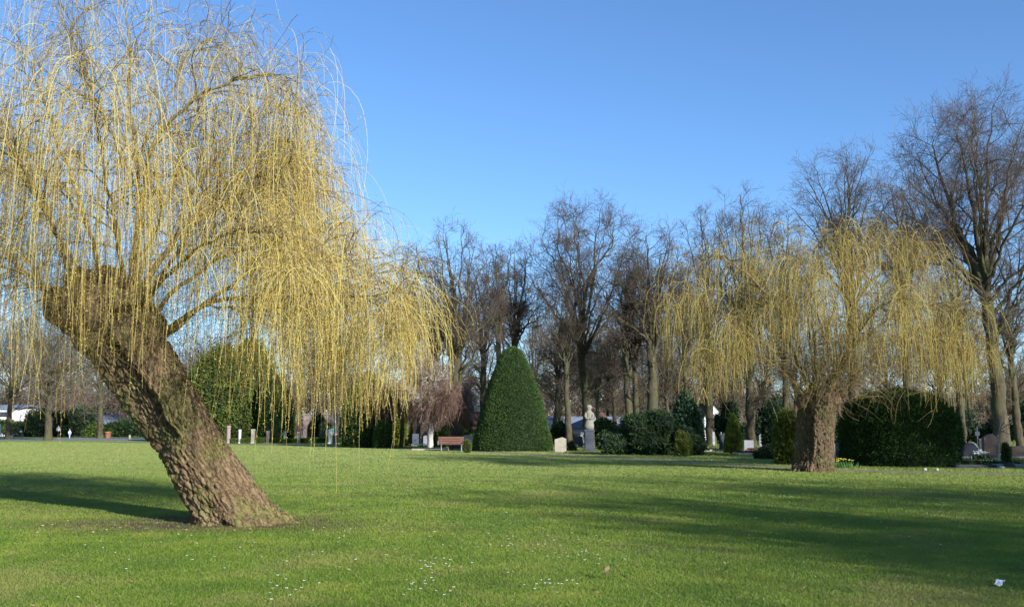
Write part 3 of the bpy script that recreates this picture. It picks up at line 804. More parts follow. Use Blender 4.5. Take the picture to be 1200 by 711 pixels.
# the wide fan shaped tree in the middle, behind the statue
Y = 78; b = np.array([gx(691, Y), Y, 0])
tr = rel([(692, 527, 0), (688, 480, 0), (682, 430, 0), (679, 405, 0)], Y, b)
ld = [rel(x, Y, b) for x in (
    [(679, 408, 0), (664, 350, 0), (650, 310, .2), (633, 278, .4)],
    [(680, 405, 0), (684, 340, -.5), (676, 290, -.8), (672, 250, -1)],
    [(680, 405, 0), (694, 340, .5), (698, 290, .8), (703, 247, 1)],
    [(682, 420, 0), (706, 370, -.3), (722, 325, -.6), (736, 280, -.8)],
    [(680, 410, 0), (655, 375, .8), (635, 345, 1.4), (618, 320, 1.8)],
    [(681, 415, 0), (700, 390, 1), (722, 365, 1.8), (742, 335, 2.2)],
    [(679, 406, 0), (672, 340, 1.6), (655, 290, 2.4), (655, 256, 2.8)],
    [(679, 406, 0), (690, 330, -1.8), (715, 290, -2.8), (720, 262, -3.0)])]
bare_tree('broad fan crowned bare tree rising behind the stone statue, trunk forking low', b,
          tree_parts(19.5, 9.2, 7.6, .38, np.random.default_rng(42), tr, ld, n2=9, n3=7, n4=5, n5=2, tw=.0082))

def auto(seed, u, Y, v_top, u_w, v_fork, wpx, label, nlead=4, bark='lin_bark', twig='lin_twig', **kw):
    b = np.array([gx(u, Y), Y, 0]); H = at(u, v_top, Y)[2]; fork = at(u, v_fork, Y)[2]
    W = u_w / F * Y; r0 = .5 * wpx / F * Y
    kw.setdefault('tw', .00010 * Y)
    W *= 1.22
    return bare_tree(label, b, tree_parts(H, W, fork, r0, np.random.default_rng(seed), nlead=nlead, **kw), bark=bark, twig=twig)

A = auto
A(51, 537, 74, 266, 96, 425, 15, 'bare tree with thick dark trunk left of the clipped yew cone, beside the reddish bush', 5)
A(52, 480, 84, 286, 60, 400, 9, 'slender bare tree showing between the leaning willow and the thick trunked tree', 4)
A(53, 584, 80, 282, 56, 400, 8, 'narrow bare tree whose pale trunk rises just left of the yew cone top', 3)
A(54, 608, 84, 292, 72, 395, 10, 'bare tree standing directly behind the tip of the yew cone', 4)
A(55, 564, 90, 300, 64, 410, 8, 'thin bare tree with crooked pale stem behind the bench side of the cone', 3)
A(56, 667, 72, 330, 50, 420, 8, 'thin straight green stemmed tree in front of the fan crowned one', 3)
A(57, 765, 70, 268, 104, 395, 15, 'thickest stem of the trunk cluster behind the rhododendron, pollarded bushy crown', 5)
A(58, 747, 73, 300, 58, 400, 8, 'green mossy stem in the middle of the trunk cluster behind the rhododendron', 3)
A(59, 739, 71, 290, 70, 410, 10, 'outermost stem of the trunk cluster nearest the statue', 3)
A(60, 833, 86, 243, 76, 400, 11, 'bare tree with pale trunk seen through the hanging tips of the small willow', 4)
A(61, 880, 78, 226, 98, 395, 11, 'bare tree rising behind the small willow, trunk beside the grey headstone', 5)
A(62, 1004, 76, 180, 122, 330, 14, 'tall spreading bare tree directly above the small willow crown', 5)
A(63, 1066, 80, 205, 84, 330, 12, 'bare tree between the small willow and the tallest tree, ascending limbs', 4)
A(64, 1128, 74, 262, 60, 400, 9, 'mid sized bare tree behind the willow curtain near the tallest tree', 3)
A(65, 1194, 70, 300, 60, 420, 10, 'pale trunked bare tree standing just beyond the tallest one', 3)
A(66, 920, 92, 250, 70, 400, 9, 'far bare tree half hidden by the small willow crown', 4)
A(67, 806, 96, 300, 64, 410, 8, 'slim bare tree over the blue green cypresses', 3)
A(68, 649, 105, 372, 78, 440, 6, 'small open crowned bare tree in the gap right of the yew cone', 4, twig='far_twig')
A(69, 505, 92, 312, 60, 410, 8, 'thin bare tree behind the reddish bush', 3)
A(70, 57, 118, 388, 110, 452, 9, 'low spreading bare tree behind the people on the drive', 5, bark='lin_bark', twig='grey_twig')
A(71, 10, 128, 372, 90, 450, 7, 'grey twigged bare tree at the photo edge above the white building', 4, twig='grey_twig')
A(72, 118, 135, 380, 80, 455, 7, 'grey bare tree half hidden behind the leaning trunk', 4, twig='grey_twig')
A(73, 722, 100, 372, 70, 450, 6, 'small brown bare tree between the statue and the trunk cluster', 4, twig='far_twig')
A(74, 700, 115, 392, 66, 450, 5, 'low brown bare tree just beside the fan crowned tree', 4, twig='far_twig')
A(75, 784, 108, 380, 70, 450, 5, 'low brown bare tree behind the rhododendron and cypresses', 4, twig='far_twig')
A(76, 240, 125, 400, 110, 455, 7, 'grey bare tree seen through the hanging shoots beside the leaning trunk', 4, twig='grey_twig')
A(77, 390, 118, 392, 100, 455, 7, 'grey bare tree over the pink sandstone wall, behind the shoots', 4, twig='grey_twig')
# a thinner second rank behind, seen between the nearer stems
r_ = np.random.default_rng(123)
rank = [None, None, None]
wds = ['left of the bench', 'beside the reddish tree', 'behind the yew cone', 'just right of the yew cone', 'left of the statue', 'behind the statue', 'right of the statue', 'behind the trunk cluster', 'over the blue cypresses', 'behind the bright thuja', 'behind the grey headstone', 'left of the small willow trunk', 'behind the small willow crown', 'right of the small willow trunk', 'over the broad yew', 'over the curved ornament', 'beside the tallest trunk', 'beyond the tallest tree']
us = [490, 522, 572, 628, 655, 683, 712, 752, 792, 826, 858, 894, 932, 986, 1040, 1104, 1140, 1188]
for i, (u, w_) in enumerate(zip(us, wds)):
    Yq = 108 + 34 * r_.random(); k = i % 3
    lb = 'thin far bare tree of the second rank, ' + w_
    if rank[k] is None:
        rank[k] = auto(150 + i, u, Yq, 360 + 30 * r_.random(), 88, 462, 5, lb, 4, twig='far_twig', n2=6, n3=5, n4=4, n5=0, tw=.013, nlow=6)
    else:
        dup(rank[k], (gx(u, Yq), Yq, 0), 6.28 * r_.random(), (.85 + .4 * r_.random(), .85 + .45 * r_.random()), lb)
# trees beyond the frame that throw their shade over the near lawn
sh = A(80, 600, 70, 300, 130, 420, 12, 'bare tree standing behind the viewer, shading the near lawn', 4, n2=7, n3=6, tw=.012)
def pq(q, p_):
    c_, s_ = math.cos(SUN_AZ), math.sin(SUN_AZ); return (c_ * q - s_ * p_, s_ * q + c_ * p_, 0)
sh.location = pq(15.5, -17); sh.scale = (1.0, 1.0, 1.0)
spots = [(11.5, -27, 1.0, .95), (22, -13, 1.0, .95), (6.5, -36, 1.0, .9), (40, 2, 1.15, 1.0), (46, 12, 1.2, 1.1), (12.5, -9, .62, .6), (51, -6, 1.2, 1.1)]
words = ['second', 'third', 'fourth', 'fifth', 'sixth', 'seventh', 'eighth', 'ninth', 'tenth']
for i, (q, p_, a_, b_) in enumerate(spots):
    dup(sh, pq(q, p_), 1.1 * i + .4, (a_, b_), 'bare tree outside the view, %s from the viewer, shading the lawn' % words[i])

# reddish weeping bush behind the willow curtain
def weeping_bush(label, u, Y, v_top, u_w, wpx, seed, zlow=.8, n=46, name='weeping_cherry'):
    rr = np.random.default_rng(seed); b = np.array([gx(u, Y), Y, 0]); H = at(u, v_top, Y)[2]; W = u_w / F * Y
    root = thing(name, label, 'tree', (b[0], b[1], 0))
    fork = H * .5
    tr = catmull([(0, 0, -.1), (.1, 0, fork * .5), (-.05, 0, fork)], 10)
    mk('trunk', [(*tube1(tr, np.linspace(.5, .38, 10) * wpx / F * Y, 10), 0)], M['lin_bark'], root)
    a = rr.random(n) * 6.28; D = np.stack([np.cos(a), np.sin(a), .5 + .9 * rr.random(n)], -1)
    P = grow(np.tile(tr[-1], (n, 1)), D, W * .5 * (.7 + .5 * rr.random(n)), 10, -.25, .1, rr); Rr = taper(np.full(n, .07), np.full(n, .015), 10)
    p, d, r_, t_, ix = spawn(P, Rr, 22, .15, 1, 20, 90, .1, rr)
    L = np.minimum((.5 + 1.6 * rr.random(len(p))), np.maximum(p[:, 2] - zlow, .3))
    Q = grow(p, d, L, 8, -1.6, .08, rr); R2 = taper(np.full(len(p), .012), np.full(len(p), .007), 8)
    p, d, r_, t_, ix = spawn(Q, R2, 6, .1, 1, 20, 80, 0, rr)
    T = grow(p, d, .25 + .5 * rr.random(len(p)), 4, -1.5, .1, rr)
    mk('crown', [(*tubes(P, Rr, 6), 0), (*tubes(Q, R2, 3), 0), (*tubes(T, taper(np.full(len(p), .009), np.full(len(p), .006), 4), 3), 0)], M['rust_twig'], root)
    return root
weeping_bush('reddish brown weeping tree of fine bare twigs near the bench', 528, 70, 432, 62, 5, 91)
weeping_bush('pinkish brown twiggy weeping tree behind the willow curtain', 470, 76, 426, 70, 5, 92)

# far wood closing off the view
rr = np.random.default_rng(77)
def proto(seed, H, W, tw):
    tp_, cp = tree_parts(H, W, H * .25, .16, np.random.default_rng(seed), nlead=4, n2=5, n3=5, n4=4, n5=0, tw=tw, up=.1)
    return tp_ + cp
protos = [proto(300 + i, 10, 8, .034) for i in range(3)]
wp = []
for k in range(130):
    u = -160 + 1520 * (k + rr.random() * .9) / 130; Y = 168 + 60 * rr.random()
    s = .75 + .75 * rr.random(); a = rr.random() * 6.28
    c_, s_ = math.cos(a) * s, math.sin(a) * s
    off = np.array([gx(u, Y), Y, 0])
    for p in protos[k % 3]:
        V = p[0]; wp.append((np.stack([V[:, 0] * c_ - V[:, 1] * s_, V[:, 0] * s_ + V[:, 1] * c_, V[:, 2] * s], -1) + off, p[1], 0))
M['wood'] = m_twig('woodland_twigs', [(0, (.075, .05, .03)), (.5, (.14, .095, .06)), (1, (.2, .145, .095))])
tag(mk('woodland', wp, M['wood']), 'far brown mass of leafless woodland closing the view', 'wood', kind='stuff')
# undergrowth at its foot
n = 26000; u = -200 + 1600 * rr.random(n); Y = 166 + 50 * rr.random(n)
P = np.stack([(u - CX) / F * Y, Y, np.zeros(n)], -1); d = rr.normal(size=(n, 3)) * .5 + [0, 0, 1]
B = grow(P, d, 1.5 + 3.6 * rr.random(n), 5, -.05, .16, rr)
tag(mk('undergrowth', [(*tubes(B, taper(np.full(n, .045), np.full(n, .024), 5), 3), 0)], M['wood']), 'brown leafless undergrowth along the far wood', 'undergrowth', kind='stuff')

# ================================================================ clipped and wild evergreens
def prof_surface(prof, n_h, n_a, seed, amp, k=1.6):
    """closed body of revolution with uneven skin; prof: r at heights 0..1"""
    H = prof[-1][1]; zs = np.linspace(0, H, n_h); rs = np.interp(zs, [p[1] for p in prof], [p[0] for p in prof])
    V = np.zeros((n_h, n_a, 3))
    for i in range(n_h):
        for j in range(n_a):
            a = 2 * math.pi * j / n_a
            q = Vector((math.cos(a) * k, math.sin(a) * k, zs[i] * k * .6 + seed))
            f = 1 + amp * (noise.noise(q) + .5 * noise.noise(q * 2.3))
            V[i, j] = (rs[i] * f * math.cos(a), rs[i] * f * math.sin(a), zs[i])
    V = V.reshape(-1, 3)
    i, j = np.meshgrid(np.arange(n_h - 1), np.arange(n_a), indexing='ij')
    return V, np.stack([i * n_a + j, i * n_a + (j + 1) % n_a, (i + 1) * n_a + (j + 1) % n_a, (i + 1) * n_a + j], -1).reshape(-1, 4)

def scatter(V, Q, n, rng):
    a, b, c, d = V[Q[:, 0]], V[Q[:, 1]], V[Q[:, 2]], V[Q[:, 3]]
    nn = np.cross(c - a, d - b); ar = np.linalg.norm(nn, axis=1); nn = nrm(nn)
    i = rng.choice(len(Q), n, p=ar / ar.sum()); s, t_ = rng.random((n, 1)), rng.random((n, 1))
    return (a[i] * (1 - s) + b[i] * s) * (1 - t_) + (d[i] * (1 - s) + c[i] * s) * t_, nn[i]

def evergreen(name, label, cat, base, prof, mat, n, leaf, wid, seed, amp=.06, up=.2, rough=.5, depth=.08, k=1.6, sx=1.0, group=None, core='core', tilt=.0, stray=0.0):
    rr = np.random.default_rng(seed)
    root = thing(name, label, cat, (base[0], base[1], 0), 0, group)
    V, Q = prof_surface(prof, 34, 36, seed * 1.37, amp, k)
    P, N_ = scatter(V, Q, n, rr)
    P = P + N_ * (depth * (rr.random((n, 1)) - .75))
    if stray: P = P + N_ * stray * np.maximum(0, rr.normal(size=(n, 1)) - .6)
    d = N_ * (1 - tilt) + rr.normal(size=(n, 3)) * rough + [0, 0, up]
    lv = leaves(P, d, leaf * (.6 + .8 * rr.random(n)), wid, rr)
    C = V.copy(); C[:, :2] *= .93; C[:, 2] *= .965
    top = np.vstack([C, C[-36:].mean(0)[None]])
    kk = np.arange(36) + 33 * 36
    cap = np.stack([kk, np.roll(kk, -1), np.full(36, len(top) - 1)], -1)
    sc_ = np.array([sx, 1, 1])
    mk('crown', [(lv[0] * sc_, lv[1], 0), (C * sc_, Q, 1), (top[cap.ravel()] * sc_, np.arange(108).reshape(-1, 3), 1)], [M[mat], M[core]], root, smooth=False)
    tz = min(.7, prof[-1][1] * .15)
    mk('trunk', [(*tube1([(0, 0, -.1), (0, 0, tz * .6), (0, 0, tz * 1.6)], [.13, .11, .09], 8), 0)], M['lin_bark'], root)
    return root

def pxprof(u, Y, pairs):
    """(half width px, v) pairs from the foot up"""
    return [(w_ / F * Y, max(0.0, at(u, v, Y)[2])) for w_, v in pairs]

E = evergreen
g = ground(601, 529); Y = g[1] + 2.4
E('yew_cone', 'tall smoothly clipped dark green yew cone on the lawn', 'topiary', (gx(601, Y), Y), pxprof(601, Y, [(45.5, 530), (46.5, 524), (44, 512), (40.5, 498), (33.5, 470), (23.5, 440), (15.5, 422), (9.5, 411), (5, 407.5), (1, 406.5)]),
  'yew', 80000, .085, .045, 1, .03, .25, .6, .10, 2.4, stray=.03)
g = ground(1053, 547); Y = g[1] + 2.0
E('yew_bush', 'broad rounded yew coloured as in shade, with flat base, behind the small willow trunk', 'shrub', (gx(1053, Y), Y), pxprof(1053, Y, [(60, 548), (64, 538), (65, 515), (63, 495), (57, 480), (44, 468), (26, 462), (8, 459), (1, 458)]),
  'yew_shaded', 70000, .11, .034, 2, .06, .35, .5, .16, 1.5, stray=.1)
Y = 56
E('dark_yew', 'big dark yew with several rounded tops behind the willow curtain', 'shrub', (gx(431, Y + 22), Y + 22), pxprof(431, Y + 22, [(29, 523), (30, 505), (29, 480), (24, 462), (15, 448), (5, 438), (1, 436)]), 'yew', 26000, .17, .08, 3, .10, .3, .5, .2, 1.2)
E('dark_yew', 'lower rounded yew leaning against the big yew behind the curtain', 'shrub', (gx(450, 75), 75), pxprof(450, 75, [(11, 523), (11.5, 510), (9, 500), (4, 494), (1, 493)]), 'yew', 6000, .15, .07, 4, .08, .3, .5, .15)

def lobed(name, label, cat, base, lobes, mat, n, leaf, wid, seed, up=.2, rough=.6, group=None, whorl=0):
    """shrub of several uneven lobes (x, y, z, r, flatten)"""
    rr = np.random.default_rng(seed); root = thing(name, label, cat, (base[0], base[1], 0), 0, group)
    parts = []; tot = sum(l[3] ** 2 for l in lobes); lv = []
    for i, (x, y, z, r_, fl) in enumerate(lobes):
        V, Q = knob((0, 0, 0), r_, seed + i * 2.7, 12); V = V * [1, 1, fl] + [x, y, z]
        V[:, 2] = np.maximum(V[:, 2], .0)
        m = int(n * r_ * r_ / tot)
        P, N_ = scatter(V, Q, m, rr)
        P = P + N_ * (r_ * .16 * (rr.random((m, 1)) - .55))
        if whorl:
            P = np.repeat(P, whorl, 0); N2 = np.repeat(N_, whorl, 0)
            d = N2 * .7 + rr.normal(size=P.shape) * rough + [0, 0, up]
        else:
            d = N_ + rr.normal(size=P.shape) * rough + [0, 0, up]
        k = P[:, 2] > .02
        lv.append((*leaves(P[k], d[k], leaf * (.6 + .8 * rr.random(k.sum())), wid, rr), 0))
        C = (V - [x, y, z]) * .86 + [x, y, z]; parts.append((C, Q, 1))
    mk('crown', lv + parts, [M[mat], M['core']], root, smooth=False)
    m = 7; a = rr.random(m) * 6.28; d = np.stack([np.cos(a) * .5, np.sin(a) * .5, np.ones(m)], -1)
    B = grow(np.zeros((m, 3)), d, np.full(m, min(1.2, max(l[2] for l in lobes))), 6, 0, .1, rr)
    mk('stem', [(*tubes(B, taper(np.full(m, .04), np.full(m, .02), 6), 5), 0)], M['lin_bark'], root)
    return root

def shrub_px(name, label, cat, u0, u1, v_top, v_base, mat, n, leaf, wid, seed, nl=14, Y=None, depth=.6, **kw):
    uc = (u0 + u1) / 2; Yb = Y if Y else ground(uc, v_base)[1]
    Wd = (u1 - u0) / F * Yb; H = at(uc, v_top, Yb)[2]; rr = np.random.default_rng(seed + 900)
    Yc = Yb + Wd * depth * .4
    lobes = []
    for i in range(nl):
        x = (rr.random() - .5) * Wd * .92; y = (rr.random() - .5) * Wd * depth * .7
        e = math.sqrt(max(.1, 1 - (2 * x / Wd) ** 2)); z = H * e * (.25 + .50 * rr.random()); r_ = min(H, Wd) * (.20 + .10 * rr.random())
        lobes.append((x, y, max(min(z, H - r_), r_ * .5), r_, .9))
    lobes.append((0, 0, H * .35, min(H * .55, Wd * .36), .9))
    lobes.append((Wd * .04, 0, H - min(H, Wd) * .26, min(H, Wd) * .26, .95))
    return lobed(name, label, cat, (gx(uc, Yc), Yc), lobes, mat, n, leaf, wid, seed, **kw)

shrub_px('rhododendron', 'large dark glossy rhododendron bush beside the stone statue', 'shrub', 700, 818, 479, 533.5, 'rhodo', 9000, .16, .055, 5, nl=26, whorl=4, rough=.75)
E('golden_conifer', 'yellow green feathery conifer tucked against the rhododendron', 'shrub', (gx(798, 54), 54), pxprof(798, 54, [(6, 531), (6.5, 524), (5, 515), (2.5, 509), (.5, 505)]), 'thuja', 4500, .16, .06, 6, .12, .6, .4, .15)
E('blue_cypress', 'taller of the two blue green cypresses beyond the rhododendron', 'tree', (gx(803, 66), 66), pxprof(803, 66, [(15, 529), (16, 515), (12, 492), (7, 474), (2, 462), (.5, 459)]), 'cypress', 12000, .24, .09, 7, .14, .5, .4, .25, stray=.12)
E('blue_cypress', 'slimmer blue green cypress nearer the bright thuja cone', 'tree', (gx(813, 63), 63), pxprof(813, 63, [(7, 529), (9, 515), (8, 498), (4, 478), (.6, 468)]), 'cypress', 7000, .2, .08, 8, .14, .5, .4, .2, stray=.1)
E('thuja_cone', 'bright green slim thuja cone among the graves by the small willow', 'tree', (gx(859, 60), 60), pxprof(859, 60, [(9, 530), (9.5, 522), (7.5, 508), (4.5, 495), (1.5, 487), (.4, 485)]), 'thuja_gold', 8000, .13, .055, 9, .08, .7, .35, .14)
E('dwarf_thuja', 'low pointed green thuja at the foot of the blue cypresses', 'shrub', (gx(805, 55), 55), pxprof(805, 55, [(4, 530), (4.5, 522), (3, 514), (.5, 508)]), 'thuja', 1800, .12, .05, 10, .1, .5, .4, .1)
E('columnar_thuja', 'upright loose thuja against the small willow trunk', 'shrub', (gx(922, 43), 43), pxprof(922, 43, [(11, 538), (13, 525), (12, 508), (9, 495), (5, 486), (1, 481)]), 'thuja', 9000, .16, .06, 11, .16, .6, .4, .2, stray=.1)
E('dark_cypress', 'narrow dark cypress behind the low bush', 'tree', (gx(902, 62), 62), pxprof(902, 62, [(6, 528), (7, 510), (6, 492), (3, 478), (.6, 470)]), 'cyp_dark', 6000, .2, .08, 12, .12, .6, .35, .2)
shrub_px('low_bush', 'low rounded bush with reddish lower leaves in front of the dark cypress', 'shrub', 883, 920, 520.5, 538, 'rhodo', 3000, .12, .05, 13, nl=10, whorl=2)
shrub_px('small_bush', 'small leafy bush at the foot of the beige block', 'shrub', 663, 675, 516, 528, 'hedge', 900, .1, .05, 14, nl=6)
# dark evergreens behind the graves on the right
for i, (u0, u1, vt, Yd, mt, lb) in enumerate([
    (836, 872, 468, 92, 'hedge_dark', 'dark evergreen shrub behind the thuja cone'),
    (886, 932, 462, 98, 'hedge_dark', 'dark evergreen mass behind the narrow cypress'),
    (985, 1010, 470, 70, 'hedge_dark', 'dark evergreen seen between the willow trunk and the broad yew'),
    (1098, 1150, 474, 96, 'hedge_dark', 'dark evergreen behind the hanging shoots over the graves'),
    (1152, 1182, 486, 92, 'hedge_dark', 'dark low evergreen beside the tallest tree trunk'),
    (1186, 1222, 470, 88, 'hedge_dark', 'dark evergreen beyond the tallest tree at the photo edge'),
    (940, 985, 478, 90, 'hedge_dark', 'dark evergreen straight behind the small willow trunk'),
    (690, 722, 490, 84, 'hedge_dark', 'dark holly behind the statue'),
    (728, 782, 497, 80, 'hedge_dark', 'dark evergreen hedge behind the rhododendron'),
    (640, 668, 494, 90, 'hedge_dark', 'dark bushes below the blue grey roof'),
    (556, 575, 498, 84, 'hedge', 'green leafy bush behind the bench end'),
    (538, 556, 492, 86, 'hedge', 'green leafy bush under the brick house')]):
    shrub_px('evergreen_shrub', lb, 'shrub', u0, u1, vt, 0, mt, 5200, .26, .12, 100 + i, nl=12, Y=Yd, group='evergreen shrubs behind the graves')
for q_, p_, hh, rw, lb in ((42.5, 4, 12, 3.8, 'dark conifer outside the view, shading the gravestones'),):
    E('spruce_tree', lb, 'tree', pq(q_, p_), [(rw * .9, .3), (rw, 2), (rw * .8, hh * .4), (rw * .45, hh * .75), (.2, hh * .98), (.05, hh)], 'cyp_dark', 16000, .5, .18, 30, .12, -.2, .4, .5, stray=.2)
# bushes and hedges on the far left
for i, (u0, u1, vt, Yd, mt, lb) in enumerate([
    (-60, 28, 489, 150, 'hedge', 'trimmed lighter green hedge behind the bicycle'),
    (22, 74, 478, 152, 'hedge_dark', 'dark evergreen mass behind the man in white'),
    (68, 118, 474, 156, 'hedge_dark', 'tallest dark evergreen mass behind the child'),
    (100, 128, 497, 148, 'hedge', 'small light green bush beside the terracotta tub'),
    (122, 168, 491, 154, 'hedge_dark', 'dark evergreen bush behind the terracotta tub')]):
    shrub_px('hedge_bush', lb, 'shrub', u0, u1, vt, 0, mt, 6500, .4, .19, 120 + i, nl=16, Y=Yd, group='bushes beyond the drive')
E('false_cypress', 'tall yellow green false cypress with drooping sprays beside the leaning trunk', 'tree', (gx(258, 103), 103), pxprof(258, 103, [(38, 514), (42, 495), (40, 464), (31, 438), (18, 418), (3, 404)]), 'thuja', 26000, .36, .12, 15, .28, -.35, .4, .6, 2.2, stray=.35)
E('false_cypress', 'second yellow green false cypress overhanging the row of stone stumps', 'tree', (gx(292, 106), 106), pxprof(292, 106, [(20, 496), (26, 484), (30, 462), (24, 432), (13, 408), (3, 396)]), 'thuja', 18000, .36, .12, 16, .28, -.35, .4, .6, 2.2, stray=.35)
E('column_cypress', 'smooth dark green column cypress beside the white doorway', 'tree', (gx(318, 101), 101), pxprof(318, 101, [(13, 516), (14, 490), (13, 465), (8, 446), (1, 436)]), 'yew', 9000, .22, .1, 17, .06, .4, .45, .2)
E('column_cypress', 'second dark green column cypress, nearer the pink wall', 'tree', (gx(334, 103), 103), pxprof(334, 103, [(9, 516), (10, 495), (9, 475), (5, 462), (1, 454)]), 'yew', 6000, .22, .1, 18, .06, .4, .45, .2)
E('column_cypress', 'black green pillar cypress in front of the pink sandstone wall', 'tree', (gx(373, 98), 98), pxprof(373, 98, [(8.5, 517), (9, 505), (8, 494), (4, 487), (1, 484)]), 'cyp_dark', 5000, .18, .08, 19, .05, .4, .45, .15)
E('column_cypress', 'dark slim cypress beside the pale birch', 'tree', (gx(524, 80), 80), pxprof(524, 80, [(7, 524), (8, 505), (6, 488), (2, 470), (.5, 465)]), 'cyp_dark', 5000, .2, .08, 20, .1, .4, .45, .2)
E('golden_conifer', 'light yellow green conifer behind the willow curtain tips', 'shrub', (gx(470, 82), 82), pxprof(470, 82, [(5, 522), (6, 505), (5, 492), (2, 484), (.5, 480)]), 'thuja_gold', 3500, .2, .08, 22, .12, .4, .4, .15)
E('dwarf_thuja', 'small bright cone shaped thuja behind the bench', 'shrub', (gx(517, 72), 72), pxprof(517, 72, [(4, 524), (4.3, 517), (3, 509), (.5, 503)]), 'thuja_gold', 2200, .11, .05, 23, .08, .5, .4, .1)
E('dwarf_thuja', 'smaller green thuja between the birch and the bench thuja', 'shrub', (gx(509, 74), 74), pxprof(509, 74, [(3, 523), (3.2, 514), (2, 508), (.4, 504)]), 'thuja', 1500, .11, .05, 24, .08, .5, .4, .1)
E('box_ball', 'small clipped box ball before the white rounded stone', 'shrub', (gx(548, 61), 61), pxprof(548, 61, [(3, 528), (4.2, 524), (4, 519), (2.4, 516), (.5, 515)]), 'thuja', 1500, .08, .04, 25, .03, .3, .5, .06)
E('small_bush', 'slim green bush beside the tall dark stele', 'shrub', (gx(1177, 43), 43), pxprof(1177, 43, [(3.5, 541), (4, 532), (3, 524), (1, 519)]), 'hedge', 1500, .1, .045, 26, .15, .4, .5, .1)
# low box hedge before the row of stumps
def low_hedge(label, u0, u1, v, h, w_, mat, seed, n):
    a, b_ = ground(u0, v), ground(u1, v); rr = np.random.default_rng(seed)
    root = thing('box_hedge', label, 'hedge', tuple((a + b_) / 2))
    ax = b_ - a; L = np.linalg.norm(ax); ax /= L; nx = np.array([-ax[1], ax[0], 0])
    q = rr.random((n, 3)); face = rr.random(n)
    y = np.where(face < .45, q[:, 1] - .5, -.5); z = np.where(face < .45, 1.0, q[:, 2])
    P = ax * ((q[:, 0] - .5) * L)[:, None] + nx * (y * w_)[:, None] + np.array([0, 0, 1]) * (z * h * (1 + .12 * np.sin(q[:, 0] * L * 1.3)))[:, None]
    d = rr.normal(size=(n, 3)) * .6 + [0, -.5, .6]
    bx = []
    for sx in (-.5, .5):
        for sy in (-.42, .42):
            for sz in (0, .9): bx.append(ax * L * sx + nx * w_ * sy + np.array([0, 0, h * sz]))
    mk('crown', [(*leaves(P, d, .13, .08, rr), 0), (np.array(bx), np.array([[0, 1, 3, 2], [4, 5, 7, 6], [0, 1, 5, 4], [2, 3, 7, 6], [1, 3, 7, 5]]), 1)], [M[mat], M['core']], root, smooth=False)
low_hedge('low clipped hedge running along the row of stone stumps', 238, 402, 519.2, .42, .8, 'hedge', 8, 14000)

# ================================================================ graves, statue, bench
def stone(kind, label, u0, u1, v_top, v_base, mat, name='gravestone', cat='gravestone', depth=.18, rot=0.0, plinth=True, Y=None, group='gravestones of the burial ground'):
    u = (u0 + u1) / 2; Yb = Y if Y else ground(u, v_base)[1]
    w_ = (u1 - u0) / F * Yb; h = at(u, v_top, Yb)[2]
    root = thing(name, label, cat, (gx(u, Yb), Yb + depth / 2, 0), rot, group)
    bm = bmesh.new(); pl = .12 if plinth else 0.0
    W = w_ * .5 * (.92 if plinth else 1)
    if kind == 'slab': add_box(bm, (0, 0, pl + (h - pl) / 2), (W * 2, depth, h - pl), .02)
    elif kind == 'arch':
        k = 9; o_ = [(-W, pl), (W, pl)] + [(W * math.cos(a), h - W * .55 + W * .55 * math.sin(a)) for a in np.linspace(0, math.pi, k)]
        add_prism(bm, o_, -depth / 2, depth / 2, .012)
    elif kind == 'shoulder':
        o_ = [(-W, pl), (W, pl), (W, h * .82), (W * .72, h * .86)] + [(W * .72 * math.cos(a), h * .86 + h * .14 * math.sin(a)) for a in np.linspace(.2, math.pi - .2, 7)] + [(-W * .72, h * .86), (-W, h * .82)]
        add_prism(bm, o_, -depth / 2, depth / 2, .012)
    elif kind == 'gable':
        o_ = [(-W, pl), (W, pl), (W, h * .84), (0, h), (-W, h * .84)]
        add_prism(bm, o_, -depth / 2, depth / 2, .012)
    elif kind == 'slant':
        o_ = [(-W, pl), (W, pl), (W, h * .9), (W * .3, h), (-W, h * .86)]
        add_prism(bm, o_, -depth / 2, depth / 2, .015)
    elif kind == 'cross':
        t_ = W * .28
        o_ = [(-t_, pl), (t_, pl), (t_, h * .62), (W, h * .62), (W, h * .80), (t_, h * .80), (t_, h), (-t_, h), (-t_, h * .80), (-W, h * .80), (-W, h * .62), (-t_, h * .62)]
        add_prism(bm, o_, -depth / 2, depth / 2, .008)
    elif kind == 'rough':
        rr = np.random.default_rng(int(abs(u * 7)))
        o_ = [(-W, pl), (W, pl)] + [(W * math.cos(a) * (1 + .1 * rr.normal()), max(pl + .05, h * (.62 + .38 * math.sin(a)) * (1 + .05 * rr.normal()))) for a in np.linspace(.1, math.pi - .1, 9)]
        add_prism(bm, o_, -depth / 2, depth / 2, .03)
    elif kind == 'stump':
        add_lathe(bm, [(W * .98, 0), (W * .95, h * .06), (W * .86, h * .12), (W * .84, h * .86), (W * .95, h * .9), (W * .98, h * .97), (W * .9, h)], n=4 if u % 2 < 1 else 12, jit=.02, seed=int(u))
        for v in bm.verts:
            x, y = v.co.x, v.co.y; v.co.x = (x - y) * .7071; v.co.y = (x + y) * .7071
    elif kind == 'urn':
        add_lathe(bm, [(W * .5, 0), (W * .45, h * .1), (W * .3, h * .16), (W * .3, h * .5), (W * .8, h * .58), (W, h * .72), (W * .96, h * .9), (W * .8, h)], n=16)
    bmobj('slab', bm, mat, root)
    if plinth and kind not in ('stump', 'urn'):
        bm = bmesh.new(); add_box(bm, (0, 0, .05), (w_ * 1.06, depth * 1.7, .14), .012); bmobj('plinth', bm, M['stone_grey'], root)
    return root

